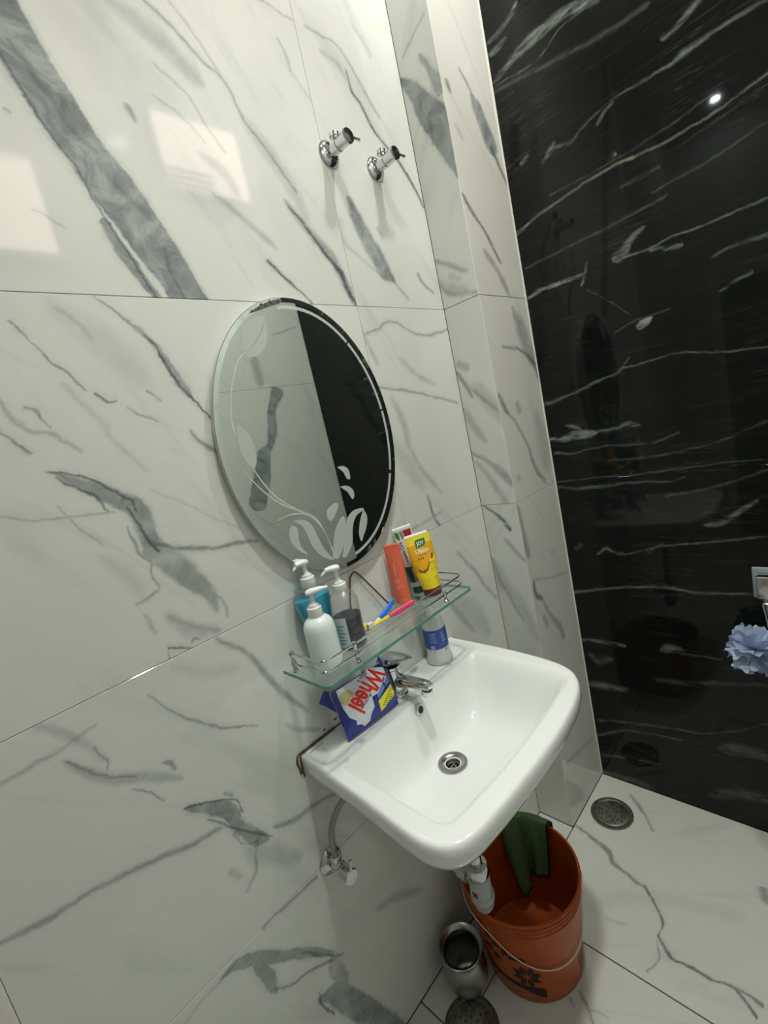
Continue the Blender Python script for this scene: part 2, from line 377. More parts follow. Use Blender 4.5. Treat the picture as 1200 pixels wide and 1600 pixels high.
# vein courses: (kind, strength, softness, u0, v0, angle, length, [(t, offset, half width)...])
VEINS = {
 'UL': [
  ('g',1,0.0038,-0.8989,2.251,-1.172,0.496,[(0.0,0.0,0.0375),(0.184,-0.0109,0.0379),(0.391,-0.0125,0.0365),(0.555,-0.0065,0.0413),(0.734,-0.0015,0.0405),(0.942,0.0002,0.0341),(1.0,0.0,0.0345)]),
  ('g',0.95,0.0038,-0.8362,1.9497,-1.1339,0.1462,[(0.0,0.0004,-0.0096),(0.061,0.0,0.0072),(0.451,-0.0053,0.0112),(0.723,-0.004,0.0091),(1.0,0.0,0.0067)]),
  ('d',0.75,0.0024,-0.906,2.1616,-1.2078,0.3661,[(0.0,0.0,0.0014),(0.144,-0.0021,0.0014),(0.294,-0.0013,0.0015),(0.444,0.0032,0.0015),(0.569,-0.001,0.0015),(0.721,-0.0039,0.0016),(0.885,-0.0027,0.0017),(1.0,0.0,0.0017)]),
  ('d',0.45,0.0071,-0.8936,2.1975,-1.0705,0.0951,[(0.0,0.0001,-0.0162),(0.103,0.0,0.0034),(0.488,-0.0009,0.0058),(0.704,-0.0047,0.006),(0.897,0.0,0.0025),(1.0,0.0012,-0.0162)]),
  ('d',0.4,0.007,-0.8414,2.1355,-1.2246,0.1003,[(0.0,0.0021,-0.0161),(0.089,0.0,0.0019),(0.477,-0.0178,0.0045),(0.714,-0.0081,0.0039),(0.911,0.0,0.0026),(1.0,0.0018,-0.0161)]),
  ('d',0.35,0.0068,-0.8191,2.0461,-0.8893,0.127,[(0.0,0.0006,-0.0156),(0.071,0.0,0.0026),(0.475,-0.0072,0.004),(0.781,-0.0008,0.0055),(0.929,0.0,0.0028),(1.0,0.0002,-0.0156)]),
  ('d',0.5,0.004,-0.7414,1.9168,-1.402,0.0956,[(0.0,0.0004,-0.0099),(0.057,0.0,0.0019),(0.572,-0.0081,0.0026),(1.0,0.0,0.0028)]),
  ('g',0.42,0.0255,-0.7157,2.3214,-0.5509,0.1972,[(0.0,0.0,0.0118),(0.26,0.0018,0.0155),(0.528,0.0027,0.0147),(0.832,0.0,0.0086),(1.0,-0.0008,-0.053)]),
  ('d',0.45,0.0056,-0.6559,2.347,-0.8204,0.3903,[(0.0,0.0,0.0021),(0.188,0.018,0.0034),(0.291,0.0214,0.0026),(0.422,0.0364,0.0028),(0.579,0.0144,0.0029),(0.785,0.0107,0.0026),(0.98,0.0,0.0028),(1.0,-0.0005,-0.0132)]),
  ('g',0.35,0.0206,-0.5055,2.2151,-1.0276,0.2692,[(0.0,-0.0022,-0.0431),(0.102,0.0,0.0058),(0.397,0.0129,0.0163),(0.677,0.0145,0.0169),(0.898,0.0,0.0064),(1.0,-0.0033,-0.0431)]),
  ('g',0.8,0.011,-0.4383,2.0505,-0.9699,0.2748,[(0.0,-0.0011,-0.0241),(0.06,0.0,0.004),(0.365,0.0114,0.0105),(0.595,0.0229,0.0112),(0.791,0.0123,0.0116),(1.0,-0.0,0.0071)]),
  ('d',0.85,0.0055,-0.4296,2.0351,-0.9494,0.2597,[(0.0,-0.0009,-0.013),(0.032,0.0,0.002),(0.195,0.0094,0.0029),(0.441,0.0095,0.0047),(0.7,0.0173,0.0069),(0.837,0.0003,0.007),(1.0,0.0,0.0046)]),
  ('d',0.3,0.0054,-0.6039,2.3693,-0.9352,0.1534,[(0.0,0.0,0.0021),(0.405,0.0055,0.0022),(0.956,0.0,0.0023),(1.0,-0.0002,-0.0129)]),
  ('d',0.32,0.0051,-0.666,2.2383,-0.8581,0.1739,[(0.0,-0.001,-0.0122),(0.037,0.0,0.002),(0.362,0.0176,0.0022),(0.703,0.0052,0.0023),(0.963,0.0,0.0023),(1.0,-0.0004,-0.0122)]),
  ('d',0.28,0.0048,-0.6838,2.1794,-0.602,0.1107,[(0.0,-0.0004,-0.0116),(0.054,0.0,0.0019),(0.52,0.0065,0.0021),(0.946,0.0,0.0022),(1.0,-0.0004,-0.0116)]),
  ('d',0.55,0.0069,-0.7378,2.1566,-1.2246,0.0459,[(0.0,-0.0,-0.0158),(0.181,0.0,0.0014),(0.477,0.0001,0.0042),(0.819,0.0,0.0014),(1.0,-0.0,-0.0158)]),
  ('g',0.4,0.0135,-0.6283,2.1079,-0.7817,0.1257,[(0.0,-0.0027,-0.029),(0.143,0.0,0.0047),(0.473,0.0125,0.0121),(0.857,0.0,0.0053),(1.0,-0.0023,-0.029)]),
  ('d',0.3,0.0086,-0.6163,2.0287,-0.6238,0.1701,[(0.0,-0.0004,-0.0191),(0.067,0.0,0.0032),(0.438,0.0045,0.0067),(0.667,0.0038,0.007),(0.933,0.0,0.0018),(1.0,-0.0005,-0.0191)]),
  ('d',0.85,0.0046,-0.5215,1.9137,-0.7704,0.1418,[(0.0,0.0002,-0.0113),(0.044,0.0,0.0029),(0.384,-0.0034,0.004),(0.674,0.0009,0.0022),(0.956,0.0,0.0019),(1.0,-0.0001,-0.0113)]),
  ('d',0.4,0.0043,-0.3821,2.4585,-0.0586,0.1031,[(0.0,0.0,0.0015),(0.5,0.0001,0.0015),(0.95,0.0,0.0016),(1.0,-0.0,-0.0105)]),
  ('d',0.35,0.0066,-0.3448,2.4027,-1.312,0.0798,[(0.0,-0.0006,-0.0153),(0.106,0.0,0.0032),(0.521,0.0046,0.0031),(0.894,-0.0,0.003),(1.0,-0.0007,-0.0153)]),
  ('d',0.22,0.0072,-0.3325,2.3404,-0.8372,0.1049,[(0.0,-0.0003,-0.0163),(0.085,0.0,0.0028),(0.572,0.0032,0.0029),(0.915,-0.0,0.003),(1.0,-0.0004,-0.0163)]),
  ('d',0.3,0.0034,-0.9327,1.9476,-0.491,0.0496,[(0.0,-0.0001,-0.0087),(0.082,0.0,0.0011),(0.274,0.0005,0.0011),(0.918,0.0,0.0012),(1.0,-0.0,-0.0087)]),
  ('d',0.4,0.0034,-0.929,2.0855,-0.4426,0.0169,[(0.0,-0.0,-0.0087),(0.279,0.0,0.0022),(0.721,0.0,0.0023),(1.0,0.0,-0.0087)]),
  ('g',0.12,0.0449,-0.783,2.3015,-1.0148,0.4042,[(0.0,0.0,0.0544),(0.311,-0.0007,0.059),(0.8,0.0,0.0664),(1.0,0.0002,-0.0919)]),
 ],
 'UR': [
  ('d',0.8,0.0057,-0.1398,2.4075,-0.9443,0.2091,[(0.0,0.0018,-0.0133),(0.037,0.0,0.0022),(0.25,-0.0206,0.0043),(0.406,-0.0132,0.0038),(0.604,-0.0196,0.0044),(0.757,-0.0157,0.0042),(0.963,0.0,0.0028),(1.0,0.0014,-0.0133)]),
  ('d',0.85,0.0065,-0.0005,2.2351,-0.9327,0.1594,[(0.0,-0.0003,-0.0149),(0.057,0.0,0.004),(0.288,0.0027,0.0056),(0.581,0.0077,0.0053),(0.943,0.0,0.0027),(1.0,-0.0006,-0.0149)]),
  ('d',0.4,0.0074,-0.2527,2.4603,-0.5681,0.2647,[(0.0,-0.0027,-0.0168),(0.036,0.0,0.0018),(0.148,0.0173,0.0027),(0.36,0.0508,0.0024),(0.534,0.0397,0.0046),(0.745,0.0187,0.0047),(0.964,-0.0,0.004),(1.0,-0.0015,-0.0168)]),
  ('d',0.25,0.0122,-0.2271,2.4264,-0.5186,0.1239,[(0.0,-0.0024,-0.0265),(0.127,0.0,0.0041),(0.506,0.0145,0.0075),(0.873,0.0,0.0056),(1.0,-0.0025,-0.0265)]),
  ('g',0.9,0.0103,-0.2363,2.0984,-1.0399,0.2639,[(0.0,0.0025,-0.0226),(0.079,0.0,0.0076),(0.217,-0.0089,0.018),(0.427,-0.0149,0.0235),(0.629,-0.0123,0.0266),(0.782,-0.0144,0.0235),(0.921,0.0,0.005),(1.0,0.0041,-0.0226)]),
  ('d',0.4,0.0078,-0.1303,1.9049,-0.7664,0.0941,[(0.0,0.0002,-0.0176),(0.103,0.0,0.0031),(0.501,-0.0016,0.0031),(0.897,0.0,0.0031),(1.0,0.0002,-0.0176)]),
  ('d',0.22,0.0065,-0.2796,1.9713,-0.5425,0.1341,[(0.0,-0.0,-0.015),(0.06,0.0,0.0025),(0.384,0.0005,0.0026),(0.94,-0.0,0.0027),(1.0,-0.0,-0.015)]),
  ('g',0.3,0.0183,-0.3487,2.055,-0.881,0.1421,[(0.0,-0.0009,-0.0385),(0.17,0.0,0.0066),(0.477,0.0034,0.016),(0.83,0.0,0.0071),(1.0,-0.0008,-0.0385)]),
  ('d',0.55,0.0086,-0.0105,1.926,-0.7256,0.1009,[(0.0,0.0017,-0.0192),(0.107,0.0,0.0046),(0.354,-0.0077,0.0042),(0.893,0.0,0.0022),(1.0,0.0008,-0.0192)]),
  ('d',0.2,0.0122,-0.0791,2.5387,-0.8298,0.0992,[(0.0,-0.001,-0.0264),(0.16,0.0,0.0059),(0.472,0.0038,0.0061),(0.84,0.0,0.0063),(1.0,-0.0008,-0.0264)]),
  ('d',0.3,0.0084,-0.1422,2.0384,-1.1607,0.045,[(0.0,0.0,-0.0187),(0.26,0.0,0.0055),(0.74,0.0,0.0056),(1.0,0.0,-0.0187)]),
 ],
 'MR': [
  ('d',0.5,0.0053,-0.2821,1.7494,0.0357,0.3772,[(0.0,-0.0008,-0.0127),(0.02,0.0,0.0015),(0.158,0.0107,0.0024),(0.29,0.029,0.0026),(0.391,0.0244,0.0024),(0.501,0.0003,0.0026),(0.725,-0.0144,0.0033),(1.0,0.0,0.0023)]),
  ('d',0.5,0.0058,-0.272,1.6183,-0.2377,0.3631,[(0.0,-0.0001,-0.0135),(0.02,0.0,0.0022),(0.351,0.0038,0.003),(0.665,0.0047,0.0026),(0.98,0.0,0.0023),(1.0,-0.0002,-0.0135)]),
  ('d',0.75,0.0062,-0.1688,1.2996,-0.9736,0.2409,[(0.0,0.002,-0.0144),(0.035,0.0,0.0028),(0.227,-0.022,0.0041),(0.389,-0.034,0.0035),(0.622,-0.0162,0.0044),(0.965,0.0,0.0047),(1.0,0.0008,-0.0144)]),
  ('d',0.3,0.0156,-0.2283,1.605,-1.382,0.1879,[(0.0,-0.0013,-0.0333),(0.105,0.0,0.005),(0.511,0.0099,0.0105),(0.895,0.0,0.0054),(1.0,-0.0014,-0.0333)]),
  ('g',0.25,0.0288,-0.2726,1.501,-1.0756,0.2381,[(0.0,0.0003,-0.0596),(0.157,0.0,0.0094),(0.534,-0.0014,0.0241),(0.843,0.0,0.0098),(1.0,0.0004,-0.0596)]),
  ('d',0.3,0.0124,-0.2047,1.4524,-1.0012,0.2133,[(0.0,0.0009,-0.0267),(0.07,0.0,0.0025),(0.438,-0.0101,0.0074),(0.93,0.0,0.0025),(1.0,0.0007,-0.0267)]),
  ('d',0.3,0.0096,-0.2892,1.7972,-1.2802,0.142,[(0.0,0.0004,-0.0212),(0.081,0.0,0.0024),(0.541,-0.0048,0.0048),(0.919,0.0,0.0024),(1.0,0.0005,-0.0212)]),
  ('d',0.25,0.0112,-0.1696,1.6915,-0.5462,0.1838,[(0.0,0.0012,-0.0245),(0.073,0.0,0.0023),(0.46,-0.0124,0.0067),(0.927,0.0,0.0022),(1.0,0.001,-0.0245)]),
  ('d',0.3,0.006,-0.3916,1.1841,0.167,0.2872,[(0.0,-0.0004,-0.014),(0.026,0.0,0.002),(0.441,0.0139,0.004),(0.974,0.0,0.0021),(1.0,-0.0003,-0.014)]),
 ],
 'ML': [
  ('d',0.5,0.0037,-0.8766,1.8143,-0.8738,0.1168,[(0.0,0.0,0.0015),(0.407,0.0062,0.0031),(0.692,0.0056,0.005),(0.953,0.0,0.0025),(1.0,-0.0005,-0.0094)]),
  ('g',0.8,0.0038,-0.8232,1.7619,-1.1354,0.1392,[(0.0,-0.0004,-0.0097),(0.047,0.0,0.0012),(0.257,0.004,0.0038),(0.537,0.0003,0.0076),(0.777,-0.0019,0.0078),(0.953,-0.0,0.0026),(1.0,0.0003,-0.0097)]),
  ('d',0.85,0.0026,-0.8195,1.7571,-1.1096,0.1812,[(0.0,0.0001,-0.0072),(0.021,0.0,0.0016),(0.191,-0.0011,0.0022),(0.355,-0.0062,0.0019),(0.532,-0.0085,0.0026),(0.631,-0.0062,0.0026),(0.794,-0.0043,0.002),(0.979,0.0,0.0014),(1.0,0.0002,-0.0072)]),
  ('d',0.55,0.0025,-1.0084,1.782,-1.0,0.1372,[(0.0,0.0,-0.007),(0.025,0.0,0.001),(0.135,-0.0003,0.0021),(0.256,-0.0022,0.001),(0.515,-0.0046,0.0018),(0.777,-0.0005,0.0021),(0.975,-0.0,0.0011),(1.0,0.0,-0.007)]),
  ('d',0.7,0.0022,-0.9287,1.6672,-0.5979,0.0396,[(0.0,0.0003,-0.0064),(0.08,0.0,0.0013),(0.364,-0.0022,0.002),(0.633,-0.0048,0.002),(0.92,-0.0,0.0011),(1.0,0.0007,-0.0064)]),
  ('d',0.4,0.0029,-0.8877,1.6375,-0.6275,0.0611,[(0.0,0.0001,-0.0078),(0.062,0.0,0.0011),(0.456,-0.0018,0.0019),(0.938,0.0,0.0012),(1.0,0.0001,-0.0078)]),
  ('d',0.6,0.0038,-1.0264,1.657,-0.9646,0.049,[(0.0,-0.0012,-0.0096),(0.1,0.0,0.002),(0.376,0.0065,0.0029),(0.638,0.0019,0.0014),(0.9,0.0,0.0009),(1.0,-0.0004,-0.0096)]),
  ('d',0.45,0.003,-0.846,1.6629,-0.9165,0.0344,[(0.0,-0.0002,-0.0081),(0.118,0.0,0.0024),(0.467,0.0014,0.0015),(0.882,0.0,0.0012),(1.0,-0.0002,-0.0081)]),
  ('d',0.6,0.0052,-0.7942,1.5848,-0.8465,0.0823,[(0.0,0.0008,-0.0124),(0.084,0.0,0.0013),(0.302,-0.0039,0.0026),(0.544,-0.0035,0.0039),(0.916,0.0,0.004),(1.0,0.0004,-0.0124)]),
  ('d',0.35,0.0057,-1.0548,1.6714,-0.8476,0.1367,[(0.0,0.0,0.0034),(0.209,-0.0116,0.0035),(0.394,-0.0137,0.0039),(0.567,-0.0028,0.003),(0.945,0.0,0.0021),(1.0,0.0002,-0.0133)]),
  ('d',0.55,0.0027,-1.0657,1.6284,-0.966,0.055,[(0.0,0.0,0.0018),(0.291,0.0007,0.0014),(0.675,-0.0019,0.0023),(0.93,0.0,0.0019),(1.0,0.0003,-0.0074)]),
  ('g',0.2,0.0286,-0.9687,1.833,-0.8975,0.2436,[(0.0,-0.0017,-0.0593),(0.153,0.0,0.0065),(0.373,0.005,0.0203),(0.575,0.0074,0.0233),(0.847,0.0,0.0072),(1.0,-0.0021,-0.0593)]),
  ('d',0.25,0.0066,-0.9474,1.8052,-0.898,0.0787,[(0.0,-0.0006,-0.0152),(0.098,0.0,0.0011),(0.452,0.0042,0.0033),(0.902,0.0,0.0011),(1.0,-0.0005,-0.0152)]),
  ('d',0.2,0.0085,-0.9684,1.691,-1.0968,0.1962,[(0.0,-0.0001,-0.019),(0.051,0.0,0.002),(0.367,0.0014,0.0031),(0.608,-0.0051,0.0032),(0.949,0.0,0.0022),(1.0,0.0004,-0.019)]),
  ('g',0.85,0.0041,-1.032,1.56,-0.6762,0.1356,[(0.0,-0.0002,-0.0102),(0.068,0.0,0.001),(0.214,0.0009,0.004),(0.446,0.0025,0.0082),(0.658,0.0033,0.0146),(0.932,0.0,0.015),(1.0,-0.0004,-0.0102)]),
  ('g',0.8,0.0053,-0.9493,1.5081,-1.2144,0.1459,[(0.0,-0.002,-0.0125),(0.097,0.0,0.0125),(0.383,0.0116,0.0168),(0.711,0.0012,0.0168),(0.903,0.0,0.0128),(1.0,-0.0003,-0.0125)]),
  ('g',0.72,0.0068,-0.9237,1.409,-1.1037,0.2068,[(0.0,-0.0013,-0.0155),(0.075,0.0,0.015),(0.247,0.0061,0.0218),(0.533,0.0097,0.0192),(0.727,0.0131,0.0139),(0.925,0.0,0.0024),(1.0,-0.0025,-0.0155)]),
  ('d',0.8,0.0026,-1.025,1.5561,-0.7428,0.1449,[(0.0,-0.0006,-0.0072),(0.024,0.0,0.001),(0.212,0.01,0.0016),(0.453,0.018,0.0016),(0.709,0.0166,0.0016),(0.867,0.0141,0.0021),(0.976,0.0,0.001),(1.0,-0.0015,-0.0072)]),
  ('d',0.8,0.003,-1.0201,1.5445,-0.8876,0.0976,[(0.0,-0.0004,-0.0079),(0.04,0.0,0.001),(0.36,0.0062,0.002),(0.655,0.011,0.002),(0.96,0.0,0.001),(1.0,-0.0007,-0.0079)]),
  ('d',0.85,0.0031,-0.9371,1.4779,-1.2228,0.1038,[(0.0,0.0001,-0.0083),(0.044,0.0,0.001),(0.377,-0.0008,0.0021),(0.729,-0.0024,0.0032),(0.956,0.0,0.0032),(1.0,0.0002,-0.0083)]),
  ('d',0.55,0.0031,-0.9425,1.4455,-1.4283,0.1302,[(0.0,-0.0,-0.0081),(0.03,0.0,0.001),(0.433,0.0001,0.0023),(0.629,0.0077,0.0015),(0.765,-0.0016,0.0015),(0.97,0.0,0.001),(1.0,0.0001,-0.0081)]),
  ('d',0.6,0.0048,-0.9162,1.4031,-0.3053,0.2145,[(0.0,0.0008,-0.0117),(0.033,0.0,0.0044),(0.159,-0.0063,0.0034),(0.345,-0.012,0.0047),(0.515,-0.013,0.0037),(0.726,-0.0029,0.0038),(0.967,0.0,0.0013),(1.0,0.0002,-0.0117)]),
  ('d',0.45,0.0034,-0.9211,1.3197,-2.8527,0.053,[(0.0,-0.0001,-0.0088),(0.082,0.0,0.0012),(0.477,0.0013,0.0023),(0.918,0.0,0.0011),(1.0,-0.0001,-0.0088)]),
  ('d',0.3,0.0059,-0.961,1.2945,-1.3414,0.0558,[(0.0,-0.0001,-0.0138),(0.124,0.0,0.001),(0.509,0.0008,0.003),(0.876,0.0,0.001),(1.0,-0.0001,-0.0138)]),
  ('g',0.35,0.0134,-0.9386,1.2838,-0.7278,0.1386,[(0.0,0.0021,-0.0288),(0.126,0.0,0.0042),(0.53,-0.0133,0.0111),(0.874,0.0,0.0048),(1.0,0.0024,-0.0288)]),
  ('d',0.75,0.0029,-0.8991,1.1984,-3.0542,0.0493,[(0.0,0.001,-0.0077),(0.081,0.0,0.0018),(0.458,-0.0091,0.0017),(0.814,-0.019,0.0018),(0.919,0.0,0.0021),(1.0,0.0073,-0.0077)]),
  ('d',0.5,0.0037,-0.9032,1.206,-0.0199,0.026,[(0.0,-0.0011,-0.0094),(0.191,0.0,0.0026),(0.46,0.003,0.0025),(0.809,0.0,0.0012),(1.0,-0.0008,-0.0094)]),
  ('d',0.3,0.0067,-0.9304,1.2743,-0.6983,0.1231,[(0.0,0.0005,-0.0155),(0.066,0.0,0.0011),(0.522,-0.0066,0.0034),(0.934,0.0,0.0024),(1.0,0.0005,-0.0155)]),
  ('d',0.4,0.0049,-0.8301,1.2712,-1.4431,0.0595,[(0.0,-0.0006,-0.0118),(0.103,0.0,0.0024),(0.539,0.0053,0.0025),(0.897,0.0,0.0013),(1.0,-0.0008,-0.0118)]),
  ('d',0.22,0.0036,-0.8913,1.4946,-0.6821,0.1904,[(0.0,0.0,-0.0092),(0.023,0.0,0.0011),(0.272,-0.0009,0.0012),(0.573,-0.0006,0.0012),(0.977,0.0,0.0013),(1.0,0.0,-0.0092)]),
  ('d',0.35,0.003,-1.101,1.5061,-0.2423,0.1573,[(0.0,0.0,0.0012),(0.318,-0.0079,0.0015),(0.577,-0.0038,0.0013),(0.976,0.0,0.0011),(1.0,0.0001,-0.0079)]),
  ('g',0.2,0.0157,-0.9981,1.4215,-1.1626,0.1441,[(0.0,-0.0013,-0.0333),(0.132,0.0,0.0038),(0.485,0.0069,0.0098),(0.868,0.0,0.003),(1.0,-0.0012,-0.0333)]),
  ('d',0.3,0.0028,-1.027,1.5037,-1.0812,0.0937,[(0.0,0.0001,-0.0076),(0.038,0.0,0.0009),(0.598,-0.0041,0.0019),(0.962,0.0,0.001),(1.0,0.0002,-0.0076)]),
 ],
 'LL': [
  ('d',0.5,0.0062,-0.857,1.1956,-1.0501,0.2993,[(0.0,-0.0007,-0.0143),(0.029,0.0,0.0023),(0.294,0.013,0.0048),(0.565,0.001,0.0063),(0.791,-0.003,0.0051),(0.971,-0.0,0.0026),(1.0,0.0002,-0.0143)]),
  ('d',0.5,0.0032,-0.9951,1.1568,-0.8116,0.247,[(0.0,0.0007,-0.0083),(0.019,0.0,0.0009),(0.199,-0.0138,0.0014),(0.416,-0.0211,0.0024),(0.637,-0.019,0.0025),(0.981,0.0,0.0012),(1.0,0.0005,-0.0083)]),
  ('d',0.35,0.0052,-1.2095,1.1347,0.0915,0.141,[(0.0,0.0,0.002),(0.274,0.0006,0.003),(0.625,-0.0016,0.0021),(0.954,0.0,0.0011),(1.0,0.0001,-0.0124)]),
  ('g',0.35,0.008,-1.151,1.2086,-1.0468,0.1532,[(0.0,-0.0007,-0.0181),(0.069,0.0,0.0032),(0.255,0.0039,0.0073),(0.599,0.0084,0.0048),(0.931,0.0,0.0016),(1.0,-0.0009,-0.0181)]),
  ('d',0.5,0.0035,-1.0883,1.1214,-1.5002,0.0573,[(0.0,-0.0005,-0.009),(0.075,0.0,0.0008),(0.509,0.006,0.0016),(0.731,0.009,0.0018),(0.925,0.0,0.001),(1.0,-0.0017,-0.009)]),
  ('g',0.45,0.0081,-1.1349,1.1305,-0.7941,0.2253,[(0.0,0.0021,-0.0183),(0.049,0.0,0.0015),(0.183,-0.0112,0.0049),(0.394,-0.0149,0.0074),(0.666,-0.0056,0.009),(0.951,0.0,0.0021),(1.0,0.0005,-0.0183)]),
  ('d',0.55,0.0035,-1.127,1.1212,-0.8361,0.1252,[(0.0,0.0006,-0.0089),(0.034,0.0,0.0015),(0.194,-0.0054,0.0016),(0.523,-0.0091,0.0014),(0.966,0.0,0.001),(1.0,0.0004,-0.0089)]),
  ('d',0.45,0.0027,-1.0625,1.0195,-0.9504,0.074,[(0.0,-0.0001,-0.0074),(0.046,0.0,0.0009),(0.449,0.0022,0.0018),(0.954,0.0,0.0009),(1.0,-0.0001,-0.0074)]),
  ('d',0.5,0.0038,-1.007,1.031,-1.0258,0.0408,[(0.0,-0.0008,-0.0097),(0.122,0.0,0.001),(0.48,0.0048,0.0037),(0.878,0.0,0.0009),(1.0,-0.0007,-0.0097)]),
  ('g',0.9,0.0031,-1.0027,0.9336,-0.8374,0.1392,[(0.0,-0.0008,-0.0082),(0.067,0.0,0.0021),(0.351,0.0067,0.0096),(0.594,0.0104,0.0152),(0.933,0.0,0.0142),(1.0,-0.001,-0.0082)]),
  ('g',0.85,0.0042,-0.9335,0.8569,-1.0715,0.1318,[(0.0,0.0005,-0.0103),(0.074,0.0,0.006),(0.419,-0.0045,0.0122),(0.73,-0.0066,0.0146),(0.926,0.0,0.0045),(1.0,0.0013,-0.0103)]),
  ('d',0.75,0.0022,-0.9984,0.9298,-0.7493,0.1345,[(0.0,-0.0004,-0.0064),(0.022,0.0,0.0014),(0.387,0.0123,0.0014),(0.74,0.0197,0.0013),(0.978,0.0,0.0013),(1.0,-0.0009,-0.0064)]),
  ('d',0.7,0.0031,-0.9685,0.8806,-0.912,0.1729,[(0.0,0.0001,-0.0082),(0.023,0.0,0.001),(0.158,-0.0008,0.0016),(0.385,-0.0008,0.0016),(0.672,-0.0004,0.0026),(0.977,0.0,0.0011),(1.0,0.0,-0.0082)]),
  ('d',0.6,0.003,-0.9322,0.8205,-0.9954,0.0811,[(0.0,0.0007,-0.0079),(0.048,0.0,0.0013),(0.468,-0.0114,0.0013),(0.841,-0.0,0.002),(0.952,-0.0152,0.0016),(1.0,-0.0184,-0.0079)]),
  ('d',0.45,0.0042,-0.9301,0.9054,-0.863,0.03,[(0.0,0.0,-0.0104),(0.192,0.0,0.0026),(0.808,0.0,0.0026),(1.0,0.0,-0.0104)]),
  ('g',0.35,0.0198,-0.9352,0.7891,-0.8657,0.2038,[(0.0,0.0009,-0.0415),(0.129,0.0,0.0062),(0.431,-0.0041,0.0196),(0.871,0.0,0.007),(1.0,0.0006,-0.0415)]),
  ('d',0.5,0.0057,-1.2692,0.9274,-0.2564,0.3378,[(0.0,0.0,0.0029),(0.127,-0.0013,0.0051),(0.176,-0.0009,0.0054),(0.267,0.0049,0.0028),(0.421,0.0078,0.0034),(0.591,0.0045,0.0046),(0.781,-0.0025,0.005),(0.976,0.0,0.0027),(1.0,0.0002,-0.0134)]),
  ('d',0.5,0.0063,-0.8635,0.7661,-0.3112,0.3135,[(0.0,0.0005,-0.0146),(0.027,0.0,0.0027),(0.186,-0.0056,0.0054),(0.402,0.005,0.0041),(0.671,0.0041,0.0033),(0.973,0.0,0.0034),(1.0,-0.0002,-0.0146)]),
  ('d',0.45,0.0046,-0.9039,0.7485,-2.1385,0.0789,[(0.0,-0.0011,-0.0112),(0.074,0.0,0.0013),(0.462,0.0114,0.0032),(0.926,-0.0,0.0017),(1.0,-0.0009,-0.0112)]),
  ('d',0.25,0.0077,-0.9621,0.7641,-1.1415,0.0521,[(0.0,0.0,-0.0174),(0.214,0.0,0.0057),(0.786,0.0,0.0058),(1.0,0.0,-0.0174)]),
  ('g',0.2,0.0161,-0.958,1.1905,-0.555,0.1649,[(0.0,0.0013,-0.0342),(0.117,0.0,0.0032),(0.495,-0.0086,0.0092),(0.883,-0.0,0.0037),(1.0,0.0013,-0.0342)]),
  ('d',0.3,0.0051,-0.7758,0.9547,-0.7224,0.1153,[(0.0,0.0005,-0.0123),(0.062,0.0,0.0024),(0.473,-0.0068,0.0051),(0.938,0.0,0.0027),(1.0,0.0005,-0.0123)]),
 ],
 'BL': [
  ('d',0.55,0.0053,-0.9387,0.5919,-0.0692,0.1481,[(0.0,-0.0014,-0.0126),(0.049,0.0,0.0046),(0.171,0.0068,0.0031),(0.332,0.0029,0.0025),(0.602,0.0007,0.0032),(0.951,0.0,0.0033),(1.0,-0.0,-0.0126)]),
  ('g',0.8,0.0038,-1.0368,0.5843,-0.7426,0.3304,[(0.0,-0.0036,-0.0095),(0.025,0.0,0.0016),(0.096,0.0196,0.0109),(0.236,0.0229,0.0135),(0.438,0.019,0.0102),(0.775,0.0126,0.0082),(0.975,0.0,0.0023),(1.0,-0.0008,-0.0095)]),
  ('g',0.8,0.003,-0.9734,0.5535,-1.3264,0.1231,[(0.0,-0.0003,-0.0081),(0.058,0.0,0.0046),(0.54,0.0057,0.0128),(0.828,0.0016,0.0086),(0.942,0.0,0.0011),(1.0,-0.0004,-0.0081)]),
  ('g',0.85,0.0049,-0.8765,0.342,-1.1117,0.4357,[(0.0,-0.0048,-0.0117),(0.038,0.0,0.0044),(0.113,0.0185,0.0196),(0.341,0.0155,0.0269),(0.674,0.0068,0.0284),(1.0,0.0,0.0199)]),
  ('g',0.6,0.0052,-0.826,0.3919,-1.4136,0.127,[(0.0,-0.0005,-0.0124),(0.089,0.0,0.0036),(0.507,0.0044,0.0156),(0.911,0.0,0.0113),(1.0,-0.0005,-0.0124)]),
  ('d',0.6,0.0037,-0.9524,0.4552,-0.5302,0.1916,[(0.0,0.0006,-0.0094),(0.027,0.0,0.0015),(0.288,-0.011,0.0025),(0.451,-0.0015,0.0028),(0.827,-0.0029,0.0028),(0.973,0.0,0.0022),(1.0,0.0003,-0.0094)]),
  ('d',0.75,0.0031,-0.8657,0.3441,-1.3931,0.0933,[(0.0,0.0005,-0.0081),(0.046,0.0,0.0014),(0.404,-0.0076,0.0024),(0.954,-0.0,0.0022),(1.0,0.0003,-0.0081)]),
  ('d',0.5,0.0034,-0.8816,0.4694,-0.9243,0.1386,[(0.0,0.0,-0.0087),(0.034,0.0,0.0011),(0.487,-0.0006,0.0034),(0.966,0.0,0.0023),(1.0,0.0,-0.0087)]),
  ('d',0.25,0.0048,-1.1024,0.5657,0.1338,0.0843,[(0.0,0.0,0.0019),(0.47,0.0036,0.0019),(0.929,0.0,0.002),(1.0,-0.0003,-0.0117)]),
  ('d',0.3,0.0137,-0.6875,0.3716,-0.557,0.2091,[(0.0,-0.0014,-0.0295),(0.082,0.0,0.0037),(0.407,0.011,0.0101),(0.918,0.0,0.0033),(1.0,-0.0009,-0.0295)]),
 ],
 'LR': [
